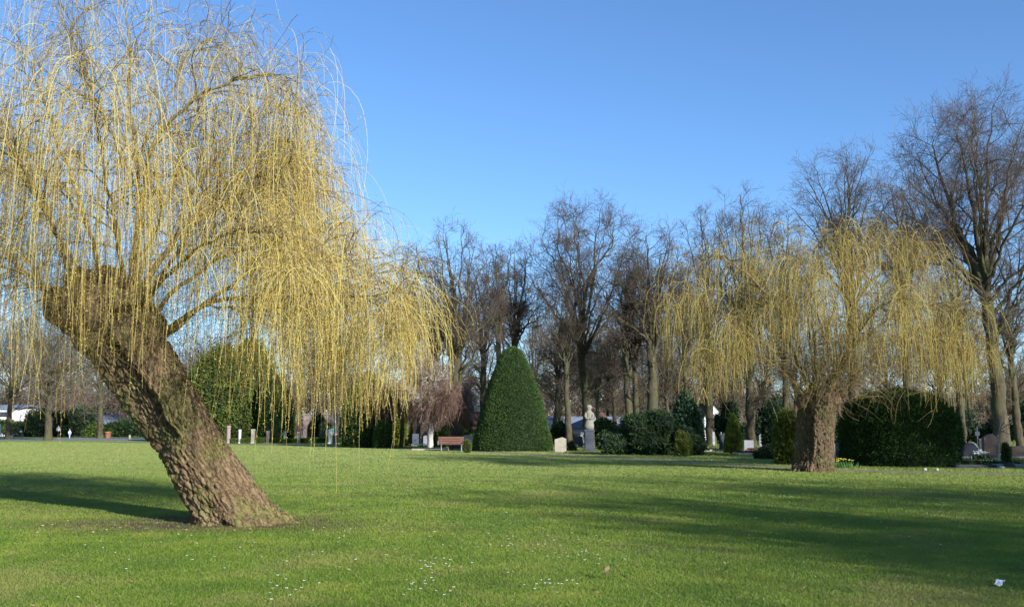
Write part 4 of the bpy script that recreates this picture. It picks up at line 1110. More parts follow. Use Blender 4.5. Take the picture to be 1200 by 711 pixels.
def kerb(label, u, Y, w_, l_, mat):
    root = thing('grave_bed', label, 'grave bed', (gx(u, Y), Y, 0), 0, 'kerbed grave beds')
    bm = bmesh.new()
    for s in (-1, 1): add_box(bm, (s * (w_ / 2 - .05), 0, .05), (.1, l_, .16), .012)
    for s in (-1, 1): add_box(bm, (0, s * (l_ / 2 - .05), .05), (w_ - .204, .1, .16), .012)
    bmobj('kerb', bm, mat, root)
    rr = np.random.default_rng(int(u * 3)); n = 500
    P = np.c_[(rr.random((n, 2)) - .5) * [w_ - .25, l_ - .25], .03 + .12 * rr.random(n)]
    mk('foliage', [leaves(P, rr.normal(size=(n, 3)) * .7 + [0, 0, .7], .12, .06, rr)], M['hedge_dark'], root, smooth=False)
    return root

def flowers(label, u, v, spread, h, n, petal, leafm, seed, size=.06, cat='flowers', name='flower_clump', Y=None):
    rr = np.random.default_rng(seed); g = ground(u, v) if Y is None else np.array([gx(u, Y), Y, 0])
    root = thing(name, label, cat, tuple(g))
    m = n * 5; P = np.c_[rr.normal(size=(m, 2)) * [spread * .55, .22], np.zeros(m)]
    d = rr.normal(size=(m, 3)) * .22 + [0, 0, 1]
    mk('foliage', [leaves(P, d, h * (.6 + .4 * rr.random(m)), .03 + .25 * size, rr)], M[leafm], root, smooth=False)
    P = np.c_[rr.normal(size=(n, 2)) * [spread * .5, .2], h * (.8 + .3 * rr.random(n))]; pr = []
    for k in range(6):
        a = k * math.pi / 3; d = np.tile([math.cos(a), math.sin(a) - .4, .35], (n, 1)) + rr.normal(size=(n, 3)) * .15
        pr.append(leaves(P, d, size, size * .55, rr))
    mk('blossoms', pr, M[petal], root, smooth=False)
    return root

S_ = stone
S_('slant', 'pale beige upright stone block standing just right of the yew cone', 650, 663.5, 512, 530, M['stone_beige'], depth=.28, plinth=False)
S_('shoulder', 'wide white rounded stone between the bench and the yew cone', 540.5, 556, 509, 526, M['stone_white'], depth=.25)
S_('slab', 'dark upright stone beside the birch trunk, under the reddish tree', 483, 491, 508, 523, M['stone_blue'])
S_('slab', 'dark bluish headstone between the cypresses and the bright thuja', 807.5, 814.5, 512, 528, M['stone_blue'])
S_('gable', 'tall dark headstone touching the bright thuja cone', 843, 853, 507, 528.5, M['stone_dark'], depth=.3)
S_('slab', 'grey headstone with red flowers to the right of the bright thuja', 871, 883, 515.5, 529, M['stone_grey'])
S_('slab', 'pale thin stone post right of the small willow trunk', 975.2, 977.8, 519, 537, M['stone_beige'], depth=.14, plinth=False)
S_('arch', 'dark blue headstone right of the small willow trunk', 978.5, 985, 518, 536, M['stone_blue'])
S_('slab', 'small white stone beyond the pale linden trunk', 834.5, 837.5, 506, 519, M['stone_white'], Y=84)
S_('cross', 'small pale cross deep among the far graves', 843, 847, 506, 518, M['stone_beige'], Y=88)
S_('arch', 'greyish arched stone in the shade left of the dark cypress', 889, 898, 508, 521, M['stone_grey'], Y=70)
S_('gable', 'dark pointed stone behind the low bush', 906, 915, 505, 524, M['stone_blue'], Y=64)
S_('slab', 'reddish brown wide stone behind the broad yew bush', 1103, 1115, 515, 531, M['stone_brown'], depth=.3)
S_('slab', 'grey topped stone above the red brown one', 1113, 1124.5, 510, 517, M['stone_grey'], Y=62, plinth=False)
S_('rough', 'low dark grave boulder under the curved white ornament', 1121, 1146, 519, 537, M['stone_dark'], depth=.5)
S_('gable', 'tallest grey brown stele with pointed top near the tallest tree', 1151.5, 1170, 508, 536, M['stone_brown'], depth=.3)
S_('slab', 'broad red brown low grave wall at the photo edge', 1183, 1212, 522.5, 537, M['stone_brown'], depth=.4)
S_('slab', 'small black stone further back between the dark boulder and the stele', 1146, 1152, 514, 526, M['black_stone'], Y=66)
S_('cross', 'dark cross on a pole behind the dark boulder', 1142, 1148, 500, 520, M['stone_dark'], Y=70, depth=.12)
S_('arch', 'pale headstone far back left of the tallest trunk', 1163, 1168, 507, 515, M['stone_white'], Y=86)
S_('arch', 'small dark headstone beside the statue pedestal', 677, 683, 511, 521, M['stone_dark'], Y=76)
S_('slab', 'low white stone left of the statue', 680, 684.5, 506, 509, M['stone_white'], Y=95)
S_('slab', 'reddish grave slab far back between the mossy tree and the statue', 671, 680, 508, 517, M['stone_brown'], Y=88)
S_('slab', 'grey stone under the brown house', 566, 575, 505, 515, M['stone_grey'], Y=96)
S_('arch', 'small grey headstone behind the thuja by the birch', 496, 501, 510, 521, M['stone_grey'], Y=84)
S_('rough', 'red brown boulder stone behind the birch trunk', 494, 503, 505, 517, M['stone_brown'], Y=92)
# the row of stumps and stelae behind the low hedge
G2 = 'row of pale stone stumps behind the low hedge'
for u0, u1, vt, lb, mt in [(265, 270.5, 498.5, 'tall thin pinkish stone stump, first from the leaning trunk', 'stone_pink'),
                           (279, 283, 503, 'narrow white stone stump, second from the leaning trunk', 'stone_white'),
                           (293.5, 300, 502.5, 'broad beige square stone stump below the white doorway', 'stone_beige'),
                           (311.5, 317, 504.5, 'beige stone stump between the two column cypresses', 'stone_pink'),
                           (332, 336, 505, 'slim weathered grey stone stump before the cypress column', 'stone_grey'),
                           (347.5, 353.5, 505.5, 'pinkish stone stump nearest the pink wall', 'stone_pink')]:
    S_('stump', lb, u0, u1, vt, 517, M[mt], name='stone_stump', cat='stone stump', plinth=False, Y=96, group=G2)
S_('urn', 'white mushroom shaped stone urn before the dark yew', 381, 391, 503, 517, M['stone_white'], name='stone_urn', cat='urn', plinth=False, Y=92, group=None)
S_('slab', 'black stone block beside the white urn', 389.5, 396, 509.5, 518, M['black_stone'], Y=89)
# green watering can stand
root = thing('watering_can', 'green watering can on the ledge behind the white urn', 'watering can', (gx(389.5, 94), 94, 0))
bm = bmesh.new(); add_box(bm, (0, 0, .5), (.5, .3, 1.0), .02); bmobj('ledge', bm, M['stone_grey'], root)
bm = bmesh.new(); add_lathe(bm, [(.22, 1.0), (.24, 1.05), (.25, 1.35), (.16, 1.42)], n=16); bmobj('can', bm, M['green_glaze'], root, True)
mk('handle', [(*tube1([(.1 * math.cos(a), 0, 1.42 + .13 * math.sin(a)) for a in np.linspace(0, math.pi, 8)], [.02] * 8, 6), 0)], M['green_glaze'], root)
mk('spout', [(*tube1([(.22, 0, 1.1), (.42, 0, 1.3), (.5, 0, 1.42)], [.04, .03, .04], 8), 0)], M['green_glaze'], root)
# curved white ornament and other small grave things
Yg = ground(1140, 536)[1]
root = thing('curved_ornament', 'curved white stone ornament arching over the dark grave boulder', 'ornament', (gx(1142, Yg), Yg - .35, 0))
a = [at(u, v, Yg - .35) - np.array([gx(1142, Yg), Yg - .35, 0]) for u, v in [(1135, 517.5), (1140, 518.5), (1144, 522), (1146, 527), (1146.3, 532), (1146.3, 536.5)]]
mk('arc', [(*tube1(catmull(a, 16), np.linspace(.03, .075, 16), 8), 0)], M['stone_white'], root)
bm = bmesh.new(); add_box(bm, (a[-1][0], 0, .05), (.3, .3, .12), .02); bmobj('foot', bm, M['stone_white'], root)
flowers('white flower bunch on the dark grave in front of the boulder', 1148.5, 539, .35, .38, 26, 'white_flower', 'hedge_dark', 201, .09)
flowers('red flowers in front of the grey headstone', 881, 530.5, .3, .25, 26, 'red_flower', 'hedge_dark', 202, .1)
flowers('clump of yellow daffodils at the foot of the small willow', 984, 548.5, .62, .34, 24, 'yellow_flower', 'daff_leaf', 203, .06)
flowers('yellow spring flowers beside the path below the bright thuja', 849, 533.5, .45, .12, 24, 'yellow_flower', 'daff_leaf', 204, .08)
flowers('pale green white plants at the foot of the birch', 492, 525.5, .9, .3, 40, 'white_flower', 'thuja', 205, .1)
flowers('white blooms in the shade beside the statue pedestal', 708, 527, .5, .75, 22, 'white_flower', 'hedge_dark', 206, .15)
flowers('red and dark plants on the grave behind the birch', 497, 519, .6, .4, 24, 'red_flower', 'hedge_dark', 207, .1)
flowers('red flowers on the shaded grave right of the willow trunk', 987, 540, .25, .22, 16, 'red_flower', 'hedge_dark', 208, .09)
for i, (u, v) in enumerate([(1104, 541), (1120, 543), (1139, 544), (1160, 543.5), (1192, 542)]):
    flowers(['low planted tuft nearest the broad yew edge', 'second planted tuft from the broad yew', 'planted tuft below the white bunch', 'planted tuft in front of the tall stele', 'planted tuft in front of the red brown wall'][i], u, v, .5, .22, 16, 'dead_leaf', 'hedge', 210 + i, .07, 'plant', 'grave_plant')
kerb('kerbed grave with dark planting before the tall stele', 1160, 41, 2.2, 1.8, M['stone_grey'])
kerb('kerbed grave before the dark boulder', 1132, 40, 1.6, 1.4, M['stone_dark'])
kerb('kerbed grave before the grey headstone', 877, 58, 1.6, 1.6, M['stone_beige'])
kerb('kerbed grave beyond the blue cypresses', 828, 66, 2.6, 2.0, M['stone_beige'])
kerb('kerbed grave behind the birch', 505, 68, 2.4, 1.8, M['stone_beige'])
g = ground(921, 537.5)
root = thing('stone_slab', 'flat pale stone slab lying in the grass left of the small willow', 'slab', (g[0], g[1] + .3, 0))
bm = bmesh.new(); add_box(bm, (0, 0, .09), (.74, 1.1, .18), .02); bmobj('slab', bm, M['stone_white'], root)
g = ground(1182, 547)
for i, (du, dv, s_, lb) in enumerate([(0, 0, 1.0, 'dark flat stone lying at the lawn edge by the graves'), (-8, 1.6, .55, 'small white stone at the tip of the dark flat stone'), (6, -.8, .6, 'second small white stone beside the dark flat one')]):
    q = ground(1182 + du, 547 + dv); root = thing('loose_stone', lb, 'stone', tuple(q), .4, 'loose stones at the lawn edge')
    V, Q = knob((0, 0, .06 * s_), .26 * s_, 11 + i, 10); V[:, 2] = np.maximum(V[:, 2] * .55, 0)
    mk('stone', [(V, Q, 0)], M['stone_dark' if i == 0 else 'stone_white'], root)
for i, u in enumerate((1084, 1098)):
    q = ground(u, 551.2 + .1 * i); V, Q = knob((0, 0, .03), .07, 51 + i, 8)
    tag(mk('white_stone', [(V, Q, 0)], M['stone_white'], loc=tuple(q)), ['small white stone on the grass strip before the broad yew', 'second white stone on the grass strip, farther from the willow'][i], 'stone', 'white stones on the grass strip')
# thin young tree by the stele
b = np.array([gx(1170, 42.5), 42.5, 0]); rr = np.random.default_rng(8)
root = thing('sapling', 'thin pale crooked sapling beside the tall stele', 'tree', tuple(b))
tr = catmull(rel([(1170, 541, 0), (1170.5, 525, 0), (1169.5, 510, 0), (1172, 500, 0), (1171, 488, 0)], 42.5, b), 12)
mk('trunk', [(*tube1(tr, np.linspace(.055, .02, 12), 7), 0)], M['birch'], root)
p, D, r_, t_, ix = spawn(tr[None], np.full((1, 12), .03), 22, .5, 1, 30, 80, -.1, rr)
B = grow(p, D, .4 + .6 * rr.random(22), 7, -.9, .12, rr)
mk('crown', [(*tubes(B, taper(np.full(22, .014), np.full(22, .006), 7), 4), 0)], M['far_twig'], root)

# statue: robed weathered figure on a pedestal
Y = ground(689, 528.5)[1]; b = np.array([gx(690.5, Y), Y, 0]); px = Y / F
root = thing('stone_statue', 'weathered stone figure standing on a tall pedestal coloured as in shade beside the rhododendron', 'statue', tuple(b))
zt = at(690, 503, Y)[2]
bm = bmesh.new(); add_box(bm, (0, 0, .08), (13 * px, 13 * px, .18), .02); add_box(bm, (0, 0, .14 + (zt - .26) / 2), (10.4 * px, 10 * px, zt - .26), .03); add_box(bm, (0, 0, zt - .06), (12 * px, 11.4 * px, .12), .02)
M['stone_ped'] = m_stone('shaded_pedestal_stone', (.085, .09, .10), .6, 5); bmobj('pedestal', bm, M['stone_ped'], root)  # stone colour darkened to stand for the shade on the pedestal
z = lambda v: at(690, v, Y)[2]
bm = bmesh.new()
add_lathe(bm, [(5.4 * px, z(503)), (5.7 * px, z(500)), (5.6 * px, z(497)), (4.4 * px, z(493.5)), (3.6 * px, z(490)), (3.3 * px, z(487)), (3.6 * px, z(485)), (4.0 * px, z(483)), (3.0 * px, z(481.4)), (1.9 * px, z(480.6)), (2.6 * px, z(479.4)), (3.4 * px, z(477.6)), (3.2 * px, z(475.6)), (1.8 * px, z(474.4)), (.4 * px, z(474))], n=22, sy=.85, jit=.025, seed=4)
bmobj('figure', bm, M['stone_old'], root, True)
for s in (-1, 1):
    pts = [(s * 3.4 * px, -.02, z(483.6)), (s * 4.5 * px, -.10, z(487.5)), (s * 2.4 * px, -3.6 * px, z(490.5)), (0, -3.9 * px, z(489.5))]
    mk('arm', [(*tube1(catmull(pts, 12), np.linspace(.09, .06, 12), 8), 0)], M['stone_old'], root)

# bench
Y = ground(529, 528.3)[1] - .3; b = np.array([gx(529, Y), Y, 0])
root = thing('park_bench', 'red brown slatted park bench with grey metal legs beside the yew cone', 'bench', tuple(b), .10)
L = 30 / F * Y
bm = bmesh.new()
for k in range(4): add_box(bm, (0, -.22 + .135 * k, .45), (L, .115, .04), .006)
bmobj('seat', bm, M['wood_red'], root)
bm = bmesh.new()
for k in range(3): add_box(bm, (0, .30 + .035 * k, .56 + .155 * k), (L, .035, .135), .006)
bmobj('backrest', bm, M['wood_red'], root)
for s in (-.78, .78):
    x = s * L / 2
    for pts in ([(x, -.25, 0), (x, -.20, .25), (x, -.24, .42)], [(x, .34, 0), (x, .22, .25), (x, .26, .42)]):
        mk('leg', [(*tube1(catmull(pts, 8), [.032] * 8, 8), 0)], M['metal'], root)
    mk('back_support', [(*tube1(catmull([(x, -.24, .415), (x, .1, .41), (x, .29, .45), (x, .42, .93)], 12), [.026] * 12, 8), 0)], M['metal'], root)
for s in (-1, 1):
    x = s * (L / 2 + .03)
    mk('armrest', [(*tube1(catmull([(x, -.26, .42), (x, -.28, .62), (x, 0, .66), (x, .34, .64)], 12), [.026] * 12, 8), 0)], M['metal'], root)

# birch with cut white stem
Y = 70.5; b = np.array([gx(504, Y), Y, 0]); rr = np.random.default_rng(17)
tr = rel([(504, 528, 0), (505, 510, 0), (506, 497, 0), (503, 488, 0), (503.5, 470, 0), (502, 450, 0)], Y, b)
ld = [rel(x, Y, b) for x in ([(503, 488, 0), (503, 455, 0), (500, 420, .2)], [(503.5, 470, 0), (512, 470, -.2), (520, 468, -.3), (526, 455, -.3)], [(502, 455, 0), (496, 430, .4), (490, 405, .6)])]
bare_tree('pale white barked birch with a crooked side limb beside the bench', b, tree_parts(6.2, 3.6, 2.2, .20, rr, tr, ld, n2=9, n3=7, n4=5, n5=0, tw=.009), None, 'birch', 'rust_twig', 'birch_tree')

# ================================================================ houses and the drive
def gable_house(name, label, base, w_, d_, h, hr, wall, roof, rotz=0.0, wins=(), chim=False, cat='house', door=None):
    root = thing(name, label, cat, tuple(base), rotz)
    bm = bmesh.new()
    add_prism(bm, [(-w_ / 2, 0), (w_ / 2, 0), (w_ / 2, h), (0, h + hr), (-w_ / 2, h)], -d_ / 2, d_ / 2)
    bmobj('wall', bm, M[wall], root)
    bm = bmesh.new(); e = .35; k = hr / (w_ / 2)
    o_ = [(-w_ / 2 - e, h - e * k + .02), (0, h + hr + .02), (w_ / 2 + e, h - e * k + .02), (w_ / 2 + e, h - e * k + .2), (0, h + hr + .24), (-w_ / 2 - e, h - e * k + .2)]
    add_prism(bm, o_, -d_ / 2 - .3, d_ / 2 + .3)
    rf = bmobj('roof', bm, M[roof], root)
    if chim:
        bm = bmesh.new(); add_box(bm, (w_ * .18, 0, h + hr), (.6, .6, 1.6), .03); bmobj('chimney', bm, M['brick'], rf)
    for x, z, ww, wh in wins:
        bm = bmesh.new(); add_box(bm, (x, -d_ / 2 - .02, z), (ww, .08, wh), .01); f = bmobj('window', bm, M['render_white'], root)
        bm = bmesh.new(); add_box(bm, (x, -d_ / 2 - .055, z), (ww - .2, .03, wh - .2)); bmobj('pane', bm, M['glass'], f)
    if door:
        x, ww, wh = door
        bm = bmesh.new(); add_box(bm, (x, -d_ / 2 - .03, wh / 2), (ww, .08, wh), .01); bmobj('door', bm, M['render_white'], root)
    return root
def long_hall(name, label, base, w_, d_, h, hr, wall, roof, wins=(), rotz=0.0):
    """ridge along the width"""
    root = thing(name, label, 'building', tuple(base), rotz)
    bm = bmesh.new(); add_box(bm, (0, 0, h / 2), (w_, d_, h)); bmobj('wall', bm, M[wall], root)
    e = .4; b2 = bmesh.new()
    add_prism(b2, [(-d_ / 2 - e, h - .1), (0, h + hr), (d_ / 2 + e, h - .1), (d_ / 2 + e, h + .06), (0, h + hr + .18), (-d_ / 2 - e, h + .06)], -w_ / 2 - .4, w_ / 2 + .4)
    for v in b2.verts: v.co = Vector((v.co.y, v.co.x, v.co.z))
    bmobj('roof', b2, M[roof], root)
    for x, z, ww, wh in wins:
        bm = bmesh.new(); add_box(bm, (x, -d_ / 2 - .02, z), (ww, .08, wh), .01); f = bmobj('window', bm, M['render_white'], root)
        bm = bmesh.new(); add_box(bm, (x, -d_ / 2 - .055, z), (ww - .25, .03, wh - .25)); bmobj('pane', bm, M['glass'], f)
    return root
Y = 118
gable_house('house', 'white gabled house with brown lower wall seen left of the yew cone', (gx(549, Y + 4), Y + 4, 0), 3.6, 8, 4.2, 2.6, 'render_white', 'roof_red', .25, [(-.6, 3.4, .9, 1.1)], True)
long_hall('brick_outbuilding', 'low red brown brick outbuilding below the white gable', (gx(552, Y - 6), Y - 6, 0), 5.6, 5, 1.9, 1.2, 'brick', 'roof_red')
long_hall('grey_roofed_hall', 'long low hall with blue grey roof between the yew cone and the rhododendron', (gx(700, 128), 128, 0), 14.5, 8, 1.4, 1.3, 'render_white', 'roof_grey')
gable_house('house', 'small white house front showing just right of the statue head', (gx(700, 122), 122, 0), 2.3, 6, 2.0, 1.5, 'render_white', 'roof_red', -.2, [(0.3, 2.1, .6, .8)])
long_hall('house', 'low white bungalow with dark roof behind the rhododendron top', (gx(777, 124), 124, 0), 4.6, 6, 2.7, .8, 'render_white', 'roof_dark', [(-1, 1.9, .9, .9)])
gable_house('house', 'white gable corner right of the blue cypresses', (gx(823, 122), 122, 0), 2.6, 6, 2.8, 1.4, 'render_white', 'roof_dark', .3, [(0.4, 2.0, .7, .9)])
long_hall('white_building', 'long white flat fronted building behind the hedge at the photo edge', (gx(-6, 172), 172, 0), 11.5, 8, 4.6, .5, 'render_white', 'roof_grey', [(-3.0, 3.6, 1.5, 1.1), (.3, 3.6, 1.5, 1.1), (3.4, 3.6, 1.5, 1.1)])
long_hall('grey_roofed_building', 'low grey roofed building beyond the drive, left of the leaning trunk', (gx(148, 176), 176, 0), 12, 8, 2.0, 1.5, 'stone_pink', 'roof_grey')
gable_house('brick_house', 'red brown brick house with white door behind the stone stumps', (gx(303, 112), 112, 0), 4.4, 7, 2.9, 2.0, 'brick', 'roof_red', .1, [(1.3, 2.2, .8, 1.0)], False, 'house', (-.1, .85, 2.15))
# pink sandstone wall with arches
root = thing('sandstone_wall', 'pink sandstone wall with round arches behind the willow curtain', 'wall', (gx(384, 104), 104, 0))
bm = bmesh.new(); Wp = 56 / F * 104; n = 3; h = 2.75
for i in range(n):
    x0 = -Wp / 2 + i * Wp / n; x1 = x0 + Wp / n; m = .32
    o_ = [(x0, 0), (x0 + m, 0), (x0 + m, 1.3)] + [((x0 + x1) / 2 - ((x1 - x0) / 2 - m) * math.cos(a), 1.3 + .75 * math.sin(a)) for a in np.linspace(0.15, math.pi - .15, 9)] + [(x1 - m, 1.3), (x1 - m, 0), (x1, 0), (x1, h), (x0, h)]
    add_prism(bm, o_, -.25, .25)
bmobj('arcade', bm, M['stone_pink'], root)
bm = bmesh.new(); add_box(bm, (0, 0, h + .08), (Wp + .2, .66, .16), .02); bmobj('coping', bm, M['stone_pink'], root)
bm = bmesh.new(); add_box(bm, (0, 1.6, 1.3), (Wp, .3, 2.6)); bmobj('rear_wall', bm, M['stone_brown'], root)

# people on the drive
def skin_mesh(name, chains, mat, parent):
    """one continuous skin grown over joints: chains of (x,y,z,r), the first joint of later chains is an index into earlier ones"""
    bm = bmesh.new(); lay = bm.verts.layers.skin.verify(); vs = []
    for ch in chains:
        prev = None
        for it in ch:
            if isinstance(it, int): prev = vs[it]; continue
            v = bm.verts.new(it[:3]); v[lay].radius = (it[3], it[4] if len(it) > 4 else it[3]); v[lay].use_root = len(vs) == 0
            vs.append(v)
            if prev is not None: bm.edges.new((prev, v))
            prev = v
    me = bpy.data.meshes.new(name + '_joints'); bm.to_mesh(me); bm.free()
    o = bpy.data.objects.new(name, me); COL.objects.link(o)
    o.modifiers.new('Skin', 'SKIN').use_smooth_shade = True
    s = o.modifiers.new('Sub', 'SUBSURF'); s.levels = 2; s.render_levels = 2
    dg = bpy.context.evaluated_depsgraph_get(); dg.update()
    m2 = bpy.data.meshes.new_from_object(o.evaluated_get(dg)); bpy.data.objects.remove(o); bpy.data.meshes.remove(me)
    m2.name = name; m2.materials.clear(); m2.materials.append(mat)
    for p in m2.polygons: p.use_smooth = True
    o = bpy.data.objects.new(name, m2); COL.objects.link(o); o.parent = parent
    return o

def person(label, loc, h, rotz, shirt, trousers, hat, stride=.12):
    """h metres tall, walking; faces -y before turning"""
    root = thing('person', label, 'person', loc, rotz); k = h / 1.75
    Sx = lambda ch: [[it if isinstance(it, int) else tuple(q * k for q in it) for it in c] for c in ch]
    st = stride
    legs = lambda g: [[(0, 0, .93, .13 + g, .10 + g), (.09, -st * .4, .86, .085 + g), (.10, -st, .50, .062 + g), (.10, -st * 1.2, .10, .045 + g)],
                      [0, (-.09, st * .4, .86, .085 + g), (-.10, st * .5, .50, .062 + g), (-.10, st * 1.5, .11, .045 + g)]]
    body = [[(0, 0, .93, .13, .10), (0, 0, 1.1, .12, .09), (0, 0, 1.32, .15, .10), (0, 0, 1.45, .10, .07), (0, -.01, 1.52, .05), (0, -.03, 1.63, .085, .095), (0, -.03, 1.70, .07, .08)],
            [0, (.09, -st * .4, .86, .085), (.10, -st, .50, .06), (.10, -st * 1.2, .08, .042), (.10, -st * 1.2 - .16, .04, .038)],
            [0, (-.09, st * .4, .86, .085), (-.10, st * .5, .50, .06), (-.10, st * 1.5, .09, .042), (-.10, st * 1.5 - .15, .04, .038)],
            [2, (.19, 0, 1.40, .055), (.25, .05, 1.14, .042), (.24, -.08, .92, .032), (.235, -.12, .83, .036, .02)],
            [2, (-.19, 0, 1.40, .055), (-.25, -.04, 1.14, .042), (-.24, -.16, .94, .032), (-.235, -.2, .85, .036, .02)]]
    bd = skin_mesh('body', Sx(body), M['skin'], root)
    skin_mesh('trousers', Sx(legs(.012)), M[trousers], root)
    top = [[(0, 0, .92, .15, .115), (0, 0, 1.1, .145, .11), (0, 0, 1.32, .17, .12), (0, 0, 1.44, .10, .085)],
           [2, (.19, 0, 1.40, .07), (.25, .05, 1.14, .056), (.243, -.05, .98, .048)], [2, (-.19, 0, 1.40, .07), (-.25, -.04, 1.14, .056), (-.243, -.14, 1.0, .048)]]
    skin_mesh('jacket', Sx(top), M[shirt], root)
    V, Q = knob((0, .0, 1.675 * k), .105 * k, 3.0, 12); V[:, 2] = np.maximum(V[:, 2], (1.66 + .0 * V[:, 2]) * k)
    mk('cap' if hat != 'hair' else 'hair', [(V, Q, 0)], M[hat], root)
    for s in (-1, 1):
        V, Q = knob((s * .033 * k, -.118 * k, 1.645 * k), .011 * k, 1.0, 6); mk('eye', [(V, Q, 0)], M['dark_cloth'], root)
    V, Q = knob((0, -.13 * k, 1.62 * k), .018 * k, 2.0, 6); mk('nose', [(V, Q, 0)], M['skin'], root)
    return root
Yp = 134
person('adult in a white jacket and black trousers walking on the drive', (gx(68.5, Yp), Yp, .012), 1.78, 2.6, 'white_cloth', 'dark_cloth', 'hair')
Yc = 130
person('small child in a white cap and pale blue clothes on the drive', (gx(82, Yc), Yc, .012), 1.22, 2.9, 'white_cloth', 'blue_cloth', 'white_cloth', .08)
# bicycle
Yb = 136; root = thing('bicycle', 'dark bicycle parked before the hedge on the drive', 'bicycle', (gx(20.5, Yb), Yb, .012), .25)
for x in (-.52, .52):
    a = np.linspace(0, 2 * math.pi, 29); wl = mk('wheel', [(*tube1(np.c_[x + .30 * np.cos(a), 0 * a, .335 + .30 * np.sin(a)], [.012] * 29, 6), 0)], M['chrome'], root)
    mk('tyre', [(*tube1(np.c_[x + .325 * np.cos(a), 0 * a, .335 + .325 * np.sin(a)], [.02] * 29, 6), 0)], M['rubber'], wl)
    sp = [(*tube1([(x, 0, .335), (x + .3 * math.cos(q), 0, .335 + .3 * math.sin(q))], [.004, .004], 4), 0) for q in np.linspace(0, 2 * math.pi, 16, endpoint=False)]
    mk('spokes', sp, M['chrome'], wl)
fr = [((-.52, 0, .335), (-.12, 0, .30)), ((-.12, 0, .30), (-.24, 0, .85)), ((-.24, 0, .82), (-.52, 0, .335)), ((-.12, 0, .30), (.32, 0, .78)), ((-.22, 0, .78), (.30, 0, .86)), ((.34, 0, .72), (.28, 0, .98)), ((.34, 0, .72), (.52, 0, .335))]
mk('frame', [(*tube1(q, [.022, .022], 8), 0) for q in fr], M['dark_cloth'], root)
bm = bmesh.new(); add_box(bm, (-.26, 0, .92), (.26, .16, .06), .025); bmobj('saddle', bm, M['dark_cloth'], root)
mk('handlebar', [(*tube1(catmull([(.16, -.28, 1.02), (.28, -.12, 1.0), (.28, .12, 1.0), (.16, .28, 1.02)], 12), [.016] * 12, 6), 0)], M['chrome'], root)
bm = bmesh.new(); add_box(bm, (.48, 0, .92), (.26, .34, .22), .02); bmobj('basket', bm, M['chrome'], root)
# terracotta tub
Yt = 138; root = thing('plant_tub', 'terracotta plant tub at the edge of the drive', 'plant tub', (gx(127, Yt), Yt, .012))
bm = bmesh.new(); add_lathe(bm, [(.30, 0), (.33, .05), (.44, .75), (.47, .76), (.48, .88), (.43, .88), (.42, .78)], n=24); bmobj('pot', bm, M['terracotta'], root, True)
# white car, only its rear end in view
Yv = 132; root = thing('parked_car', 'white parked van whose rear just shows at the photo edge', 'van', (gx(-24, Yv), Yv, .012))
bm = bmesh.new(); add_prism(bm, [(-2.4, .35), (2.4, .35), (2.46, .9), (2.38, 1.85), (2.1, 1.98), (-1.3, 1.98), (-1.9, 1.25), (-2.4, 1.1)], -.9, .9, .06); bd = bmobj('body', bm, M['car_white'], root)
for x0, x1 in ((-1.2, -.1), (.1, 1.0), (1.2, 2.1)):
    bm = bmesh.new(); add_box(bm, ((x0 + x1) / 2, -.905, 1.5), (x1 - x0, .03, .55), .01); bmobj('window', bm, M['glass'], root)
for x in (-1.5, 1.5):
    for y in (-.82, .82):
        bm = bmesh.new(); add_lathe(bm, [(.2, -.1), (.33, -.09), (.34, 0), (.33, .09), (.2, .1)], n=20)
        for v in bm.verts: v.co = Vector((v.co.x, v.co.z, v.co.y))
        bmobj('wheel', bm, M['rubber'], root, True, (x, y, .34))
bm = bmesh.new(); add_box(bm, (2.46, -.7, 1.0), (.05, .16, .3), .01); bmobj('tail_light', bm, M['terracotta'], root)
# low rail beside the bicycle, marker post
Yr = 131; root = thing('hoop_rail', 'thin pale hoop rail beside the bicycle', 'rail', (gx(9, Yr), Yr, .012))
for x in (-.75, .75): mk('leg', [(*tube1([(x, 0, 0), (x, 0, .76)], [.03, .03], 6), 0)], M['metal'], root)
mk('bar', [(*tube1([(-.78, 0, .77), (.78, 0, .77)], [.03, .03], 6), 0)], M['metal'], root)
Yr = 126; root = thing('marker_post', 'short pale stone post at the end of the drive', 'post', (gx(152.5, Yr), Yr, 0))
bm = bmesh.new(); add_lathe(bm, [(.14, 0), (.13, .45), (.10, .52), (.02, .56)], n=14); bmobj('shaft', bm, M['stone_beige'], root, True)
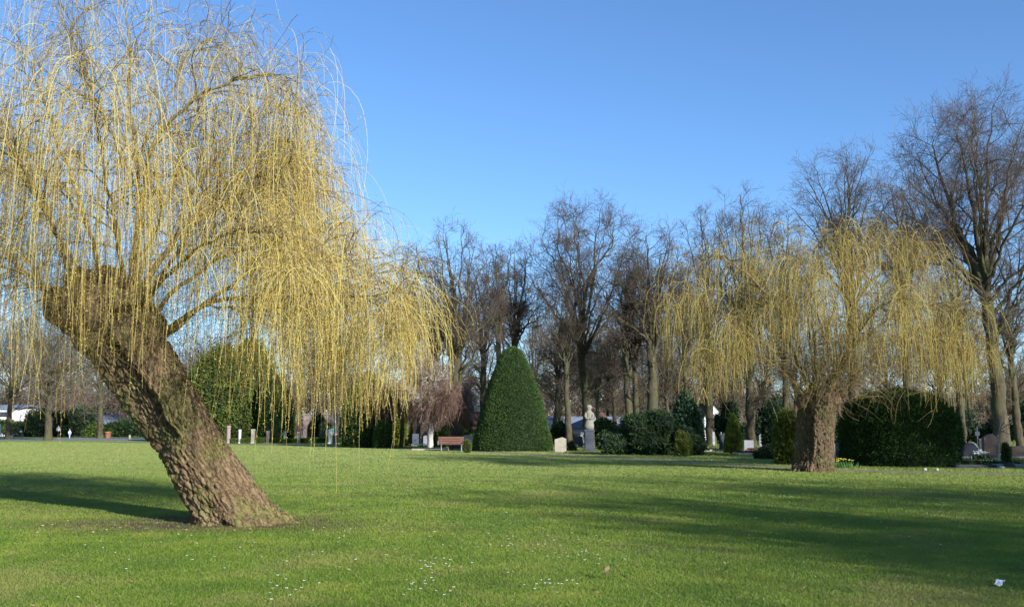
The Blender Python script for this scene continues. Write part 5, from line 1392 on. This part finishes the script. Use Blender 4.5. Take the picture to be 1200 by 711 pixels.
# litter on the lawn
g = ground(1171.5, 687); rr = np.random.default_rng(3); n = 9
V = np.array([[x, y, .03 + .016 * rr.random() + .02 * math.sin(9 * x * 6 + y * 40) + (.012 if (i + j) % 2 else 0)] for i, x in enumerate(np.linspace(-.05, .05, n)) for j, y in enumerate(np.linspace(-.03, .03, n))]) + rr.normal(size=(n * n, 3)) * .004
i, j = np.meshgrid(np.arange(n - 1), np.arange(n - 1), indexing='ij'); q = i * n + j
o = mk('paper_scrap', [(V, np.stack([q, q + n, q + n + 1, q + 1], -1).reshape(-1, 4), 0)], M['paper'], smooth=False, loc=tuple(g)); o.rotation_euler = (0, 0, .5)
tag(o, 'crumpled white paper scrap lying in the near grass', 'litter')
g = ground(711, 680); rr = np.random.default_rng(4)
lf = leaves(np.array([[0, 0, .05], [.01, .02, .07], [-.01, .05, .09]]), np.array([[.2, .6, .5], [-.1, .8, .35], [.5, .5, .5]]), .09, .05, rr)
tag(mk('curled_leaf', [lf], M['dead_leaf'], smooth=False, loc=tuple(g)), 'curled tan dead leaf standing in the near grass', 'leaf')

# ================================================================ camera, sky, sun
cam = bpy.data.cameras.new('camera'); cam.lens = 35.0 * F / 1166.67; cam.sensor_width = 36; cam.clip_end = 5000; cam.clip_start = .1
co = bpy.data.objects.new('camera', cam); COL.objects.link(co)
co.location = (0, 0, EYE); co.rotation_euler = (math.pi / 2 + PITCH, 0, 0); sc.camera = co
w = bpy.data.worlds.new('World'); sc.world = w; w.use_nodes = True
bg = w.node_tree.nodes['Background']; sky = w.node_tree.nodes.new('ShaderNodeTexSky')
sky.sky_type = 'NISHITA'; sky.sun_disc = False; sky.sun_elevation = SUN_EL; sky.sun_rotation = math.pi - SUN_AZ
sky.altitude = 50; sky.air_density = 1.0; sky.dust_density = .1; sky.ozone_density = 4.2
w.node_tree.links.new(sky.outputs[0], bg.inputs[0]); bg.inputs[1].default_value = .10
sl = bpy.data.lights.new('sun', 'SUN'); sl.energy = 4.8; sl.angle = R(.53); sl.color = (1.0, .92, .8)
so = bpy.data.objects.new('sun', sl); COL.objects.link(so)
so.rotation_euler = Vector(S_TO).to_track_quat('Z', 'Y').to_euler()
sc.view_settings.view_transform = 'Standard'; sc.view_settings.look = 'None'
sc.view_settings.exposure = .82; sc.view_settings.use_white_balance = True; sc.view_settings.white_balance_temperature = 5600; sc.view_settings.gamma = 1.0
